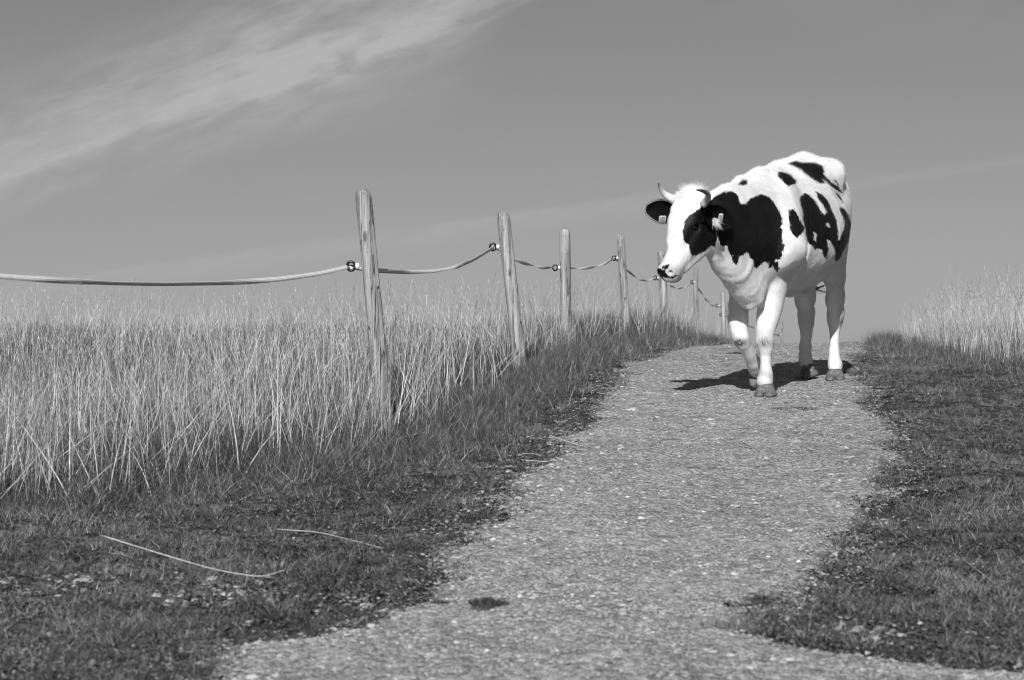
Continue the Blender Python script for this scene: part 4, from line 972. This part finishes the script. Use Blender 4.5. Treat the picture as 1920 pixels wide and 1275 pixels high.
M_HOOF = mat_plain('hoof horn', .13, .6, .3, .35, 60); M_HORN = None
def mat_horn():
    m, t, out = new_mat('cow horn'); at = t.node('ShaderNodeAttribute', dict(attribute_name='shade')).outputs['Fac']
    g = t.node('ShaderNodeTexCoord').outputs['Object']; n = t.noise(g, 50, 4, .6)
    principled(t, out, t.math('MULTIPLY', at, t.maprange(n, .3, .7, .75, 1.2)), .4, n, .002, .4, .4); return m
M_HORN = mat_horn()
def hoof(p, fwd, s, lift=0.0, pitch=0.0, splay=.25, label=None):
    """two claws; p = sole centre in local axes, fwd = plan angle from u axis"""
    h = SDF((-.09, -.075, -.012), (.10, .075, .095), .004)
    for sg in (-1, 1):
        y = .024*sg
        h.cone((-.026, y, .016), (.030, y*1.0, .010), .029, .023, .012, vax, (1.15, 1.1))
        h.cone((-.018, y*.75, .068), (0, y, .022), .023, .027, .014)
    h.cone((-.02, 0, .075), (-.035, 0, .05), .030, .02, .015)
    # flat sole
    sl, P = h._box(np.array([-.2, -.2, -.2]), np.array([.2, .2, .2])); h.D[sl] = np.maximum(h.D[sl], -P[..., 2]+.002)
    # cleft
    h.cone((.012, 0, .0), (.075, 0, .0), .0045, .008, .004, vax, (9, 6), sub=True)
    Vh, Fh = h.mesh(); Vh = smooth_mesh(Vh, Fh, 2)*np.array([s, s, s*.68])
    if pitch: c, q = math.cos(pitch), math.sin(pitch); x, z = Vh[:, 0]*c+Vh[:, 2]*q, -Vh[:, 0]*q+Vh[:, 2]*c; Vh[:, 0], Vh[:, 2] = x, z
    c, q = math.cos(fwd), math.sin(fwd); Vh = np.stack([Vh[:, 0]*c-Vh[:, 1]*q, Vh[:, 0]*q+Vh[:, 1]*c, Vh[:, 2]], -1)
    p = np.array(p, float); 
    Vh = Vh+p
    if lift == 0.0: Vh[:, 2] += gL(p)-Vh[:, 2].min()-.002
    return cowpart('hoof', Vh, Fh[:, ::-1] if flip else Fh, M_HOOF)
def sole(px, u):
    p = pu(px, 740, u); return p
def at_leg(px, py, u): return pu(px, py, u)
p = pu(1435, 742, .155); hoof(p, 0.15, 1.22)
p = pu(1423, 712, -.19); hoof(p, 0.1, 1.12, lift=1, pitch=math.radians(50))
p = pu(1566, 707, -1.145); hoof(p, 0.25, 1.2)
p = pu(1514, 706, -1.24); hoof(p, -.5, 1.15, pitch=math.radians(16))

# horns
def horn(pts, rs, shade):
    P = np.array([HP(*q) for q in pts]); k = 26; t = np.linspace(0, 1, len(P)); q = np.linspace(0, 1, k)
    C = np.stack([np.interp(q, t, P[:, i]) for i in range(3)], -1)
    for _ in range(12): C[1:-1] = (C[:-2]+2*C[1:-1]+C[2:])/4
    R = np.interp(q, np.linspace(0, 1, len(rs)), rs); sh = np.interp(q, np.linspace(0, 1, len(shade)), shade)
    Vh, Fh = tube(C, R, 16); s_ = np.concatenate([np.repeat(sh, 16), [sh[0], sh[-1]]])
    Fh = [f[:, ::-1] for f in Fh] if flip else Fh
    cowpart('horn', Vh, Fh, M_HORN, dict(shade=s_))
def hpix(px, py, Y): 
    q = PY_(px, py, Y)-HL; return tuple(RH@q)
horn([hpix(1275, 380, 12.93), hpix(1262, 374, 12.93), hpix(1248, 366, 12.92), hpix(1238, 354, 12.9), hpix(1234, 343, 12.88)], [.032, .027, .019, .012, .003], [.5, .68, .7, .35, .03])
horn([hpix(1318, 384, 12.72), hpix(1328, 372, 12.68), hpix(1328, 363, 12.6), hpix(1319, 358, 12.53), hpix(1306, 356, 12.48)], [.021, .019, .015, .010, .003], [.5, .42, .28, .06, .02])

# ears: a cupped leaf, black hair, pale fringe; a tag in each
M_BLKHAIR = mat_plain('black hair', .007, .85, .03, .4, 80); M_TAG = mat_plain('pale ear tag plastic', .42, .5, .3, .08)
def ear(base, tip, up, front, wid, label):
    base, tip = np.array(base), np.array(tip); ax = tip-base; L_ = np.linalg.norm(ax); ax /= L_
    up = np.array(up, float); up -= ax*up.dot(ax); up /= np.linalg.norm(up); fr = np.cross(ax, up)
    if fr.dot(front) < 0: fr = -fr
    nu, nt = 34, 25; Vo = []
    for side_ in (1, -1):
        for i in range(nu):
            t = i/(nu-1); wd = wid*(math.sin(PI*min(1, .16+.84*t**1.15))**.55 if t < .999 else .02)*(1 if t > .25 else .62+.38*t/.25)
            for j in range(nt):
                s_ = -1+2*j/(nt-1); cup = .034*(s_*s_)*(1-.4*t)-.012
                rag = 1+.03*math.sin(9*t+3*s_)
                Vo.append(base+ax*(t*L_)+up*(s_*wd*rag)+fr*(cup+side_*.0035*(1-s_*s_)-.02*math.sin(PI*t)))
    Vo = np.array(Vo); n0 = nu*nt
    G1 = grid_faces(nu, nt); G2 = grid_faces(nu, nt)[:, ::-1]+n0
    ed = [i*nt for i in range(nu)]; ed2 = [i*nt+nt-1 for i in range(nu)]
    br = [(a, b, b+n0, a+n0) for a, b in zip(ed[:-1], ed[1:])]+[(b, a, a+n0, b+n0) for a, b in zip(ed2[:-1], ed2[1:])]
    br += [(a+1, a, a+n0, a+1+n0) for a in range(nt-1)]
    Fo = np.concatenate([G1, G2, np.array(br)])
    e = cowpart('ear', Vo, Fo, M_BLKHAIR)
    # fringe hair along the rim
    hs, hf = [], []
    for q in range(520):
        t = RNG.uniform(.05, 1); sd_ = RNG.choice([-1, 1]); i = int(t*(nu-1)); p0 = Vo[i*nt+(nt-1 if sd_ > 0 else 0)]
        d = up*sd_*RNG.uniform(.5, 1)+ax*RNG.uniform(.2, .9)+fr*RNG.uniform(-.2, .5); d /= np.linalg.norm(d); l_ = RNG.uniform(.006, .017)
        k = len(hs); hs += [p0-ax*.0009, p0+ax*.0009, p0+d*l_]; hf.append((k, k+1, k+2))
    cowpart('ear_fringe', np.array(hs), np.array(hf), M_BLKHAIR, parent=e, smooth=False)['kind'] = 'stuff'
    return e, base, ax, up, fr, L_
def tagplate(center, up, across, nrm, e, h=.060, wd=.050):
    up = up/np.linalg.norm(up); across = across/np.linalg.norm(across); nrm = np.cross(across, up); 
    def plate(name, o, a, b, th, mat, cut=.25):
        P = [(-a, -b), (a, -b), (a, b*(1-cut)), (a*(1-cut), b), (-a*(1-cut), b), (-a, b*(1-cut))]
        Vt = np.array([o+across*x+up*y+nrm*s_ for s_ in (-th, th) for x, y in P]); n = 6
        Fq = np.array([(i, (i+1) % n, (i+1) % n+n, i+n) for i in range(n)]); 
        T6 = np.array([tuple(range(n))[::-1], tuple(range(n, 2*n))])
        me = mesh_np(name, toW(Vt)-O3, [Fq, T6]); ob = link(name, me, mat, e); return ob
    plate('ear_tag', center, wd/2, h/2, .0015, M_TAG)
    # two faint printed rows, too small to read in the photograph
    for k, (dy, wdt) in enumerate(((.014, .30), (0, .36), (-.015, .34))):
        for q in range(5):
            x = (-.5+(q+.5)/5)*2*wdt*wd; 
            plate('tag_print', center+up*dy*h/.06+across*x+nrm*(.0019 if nrm.dot(toview) > 0 else -.0019), .0022, .0040, .0004, M_PRINT, .1)
M_PRINT = mat_plain('printed ink', .2, .6, .2)
toview = dirL(np.array([0, -1.0, 0]))
upL = np.array([0, 0, 1.0]); camR = dirL(np.array([1.0, 0, 0]))
e1 = ear(PY_(1270, 402, 12.93), PY_(1211, 391, 13.0), upL*.9-camR*.35, toview, .062, 'r')
tagplate(PY_(1242, 411, 12.93), upL+camR*.12, camR, toview, e1[0], .040, .040)
e2 = ear(PY_(1322, 392, 12.72), PY_(1372, 424, 12.80), upL+camR*.5, toview, .060, 'l')
tagplate(PY_(1351, 409, 12.66), upL+camR*.15, camR, toview, e2[0], .052, .025)
# pale hair inside the left ear
M_WHAIR = mat_plain('white hair', .8, .7, .15, .1)
def strands(name, roots, dirs, lens, wd, mat, parent, curl=.3, segs=4, grav=0.0):
    n = len(roots); D = dirs/np.linalg.norm(dirs, axis=1)[:, None]; R_ = RNG.normal(0, 1, (n, 3)); S_ = np.cross(D, R_); S_ /= np.linalg.norm(S_, axis=1)[:, None]+1e-9
    C_ = RNG.normal(0, 1, (n, 3)); Vs = []
    for j in range(segs+1):
        t = j/segs; c = roots+D*(lens*t)[:, None]+C_*(lens*curl*t*t)[:, None]*.5; c[:, 2] -= grav*lens*t*t
        if j < segs: Vs += [c-S_*wd*(1-.7*t)/2, c+S_*wd*(1-.7*t)/2]
        else: Vs.append(c)
    k = 2*segs+1; VV = np.stack(Vs, 1).reshape(-1, 3); b = k*np.arange(n)[:, None]
    Q = np.concatenate([b+np.array([[2*j, 2*j+1, 2*j+3, 2*j+2]]) for j in range(segs-1)]); T_ = b+np.array([[2*segs-2, 2*segs-1, 2*segs]])
    return cowpart(name, VV, [Q, T_], mat, parent=parent, smooth=False)
r0 = PY_(1339, 414, 12.66); n = 110
strands('ear_hair', r0+np.outer(RNG.uniform(-.01, .03, n), camR)+np.outer(RNG.uniform(-.02, .02, n), upL), np.outer(np.ones(n), upL*-1+camR*.3)+RNG.normal(0, .3, (n, 3)), RNG.uniform(.02, .05, n), .0016, M_WHAIR, e2[0], .3)
# tuft on the poll
S_n = 0; n = 7000; a = RNG.uniform(-1, 1, n); b = RNG.uniform(-1, 1, n)
roots = np.array([HP(.015+.045*y, .068*x, -.012-.03*abs(x)*0) for x, y in zip(a, b)]); roots = roots-nL*.012
strands('poll_hair', roots, nL*.45-mL*.6+RNG.normal(0, .33, (n, 3)), RNG.uniform(.015, .05, n), .0018, M_WHAIR, None, .7, 4)

# eyes
M_EYE = mat_plain('eye', .006, .08, .6, .1, 30, 0.0); M_EYEW = mat_plain('eye white', .45, .3, .4); M_LID = mat_plain('eyelid skin', .05, .5, .3)
import bmesh
for sgn in (-1, 1):
    c = HP(.206, .068*sgn, -.050)
    bm = bmesh.new(); bmesh.ops.create_uvsphere(bm, u_segments=24, v_segments=16, radius=.021)
    Ve = np.array([v.co[:] for v in bm.verts])+c; bm.faces.ensure_lookup_table()
    q = np.array([[v.index for v in f.verts] for f in bm.faces if len(f.verts) == 4]); t3 = np.array([[v.index for v in f.verts] for f in bm.faces if len(f.verts) == 3]); bm.free()
    ey = cowpart('eye', Ve, [q, t3], M_EYE)
    th_ = np.linspace(-2.6, .4, 14); ring = np.array([c+mL*(.019*math.sin(a))+(-nL*.55+lL*sgn*.0)*(.015*math.cos(a))+lL*sgn*(.0135)+nL*.010 for a in th_])
    Vr, Fr = tube(ring, np.full(14, .0035), 8); cowpart('eyelid', Vr, Fr, M_LID, parent=ey)
    cw = c+lL*sgn*.0135+nL*.0165+mL*.004; Vw = (Ve-c)*.30; Vw = cw+Vw
    cowpart('eye_white', Vw, [q, t3], M_EYEW, parent=ey)
# tail with its switch
tp = [(-1.44, 0, 1.15), (-1.53, 0, 1.05), (-1.53, -.01, .85), (-1.50, -.02, .65), (-1.47, -.05, .50), (-1.45, -.085, .43)]
P = np.array(tp); q = np.linspace(0, 1, 30); C = np.stack([np.interp(q, np.linspace(0, 1, 6), P[:, i]) for i in range(3)], -1)
for _ in range(6): C[1:-1] = (C[:-2]+2*C[1:-1]+C[2:])/4
Vt, Ft = tube(C, np.interp(q, [0, .2, 1], [.045, .024, .013]), 12); Ft = [f[:, ::-1] for f in Ft] if flip else Ft
tl = cowpart('tail', Vt, Ft, M_COAT, dict(patch=np.full(len(Vt), -20.), smudge=np.zeros(len(Vt))))
n = 34; r0 = C[-1]
strands('tail_switch', np.tile(r0, (n, 1))+RNG.normal(0, .012, (n, 3)), np.outer(np.ones(n), camR*.9-upL*.25)+RNG.normal(0, .25, (n, 3)), RNG.uniform(.08, .13, n), .0045, M_BLKHAIR, tl, .25, 8, -.35)

# short coat hair lying back along the body, in the colours of the skin under it
n = 70000; wgt = (facing > -.35).astype(float); wgt[(V[:, 2] < -.16)] = 0; wgt[(hl[:, 0] > .36) & (hl[:, 1].__abs__() < .2)] = 0
pick = RNG.choice(len(V), n, p=wgt/wgt.sum()); P0 = V[pick]+RNG.normal(0, .003, (n, 3)); Nn = N[pick]
P0 = P0-Nn*((P0-V[pick])*Nn).sum(1)[:, None]
flow = np.stack([-np.ones(n)*.8, np.zeros(n), -np.ones(n)*.6], -1); onhead = hl[pick, 0]*(V[pick, 0] > .62) > 0.02
flow[V[pick, 2] < .45] = (-.1, 0, -1)
flow[onhead] = -mL*.2+mL*.6
flow = flow-Nn*(flow*Nn).sum(1)[:, None]; flow /= np.linalg.norm(flow, axis=1)[:, None]+1e-6
top = np.clip((Nn[:, 2]-.3)/.5, 0, 1)*(V[pick, 2] > .9)
D = flow*.8+Nn*(.22+.5*top)[:, None]+RNG.normal(0, .16, (n, 3)); D /= np.linalg.norm(D, axis=1)[:, None]
ln = RNG.uniform(.007, .014, n)*(1+.7*top); Sd = np.cross(D, Nn); Sd /= np.linalg.norm(Sd, axis=1)[:, None]+1e-9
Rt = P0-Nn*.001; VV = np.stack([Rt-Sd*.0010, Rt+Sd*.0010, Rt+D*ln[:, None]], 1).reshape(-1, 3)
cowpart('coat_hair', VV, np.arange(3*n).reshape(-1, 3), M_COAT, dict(patch=np.repeat(pat[pick], 3), smudge=np.repeat(grey_[pick], 3)), smooth=False)['kind'] = 'stuff'
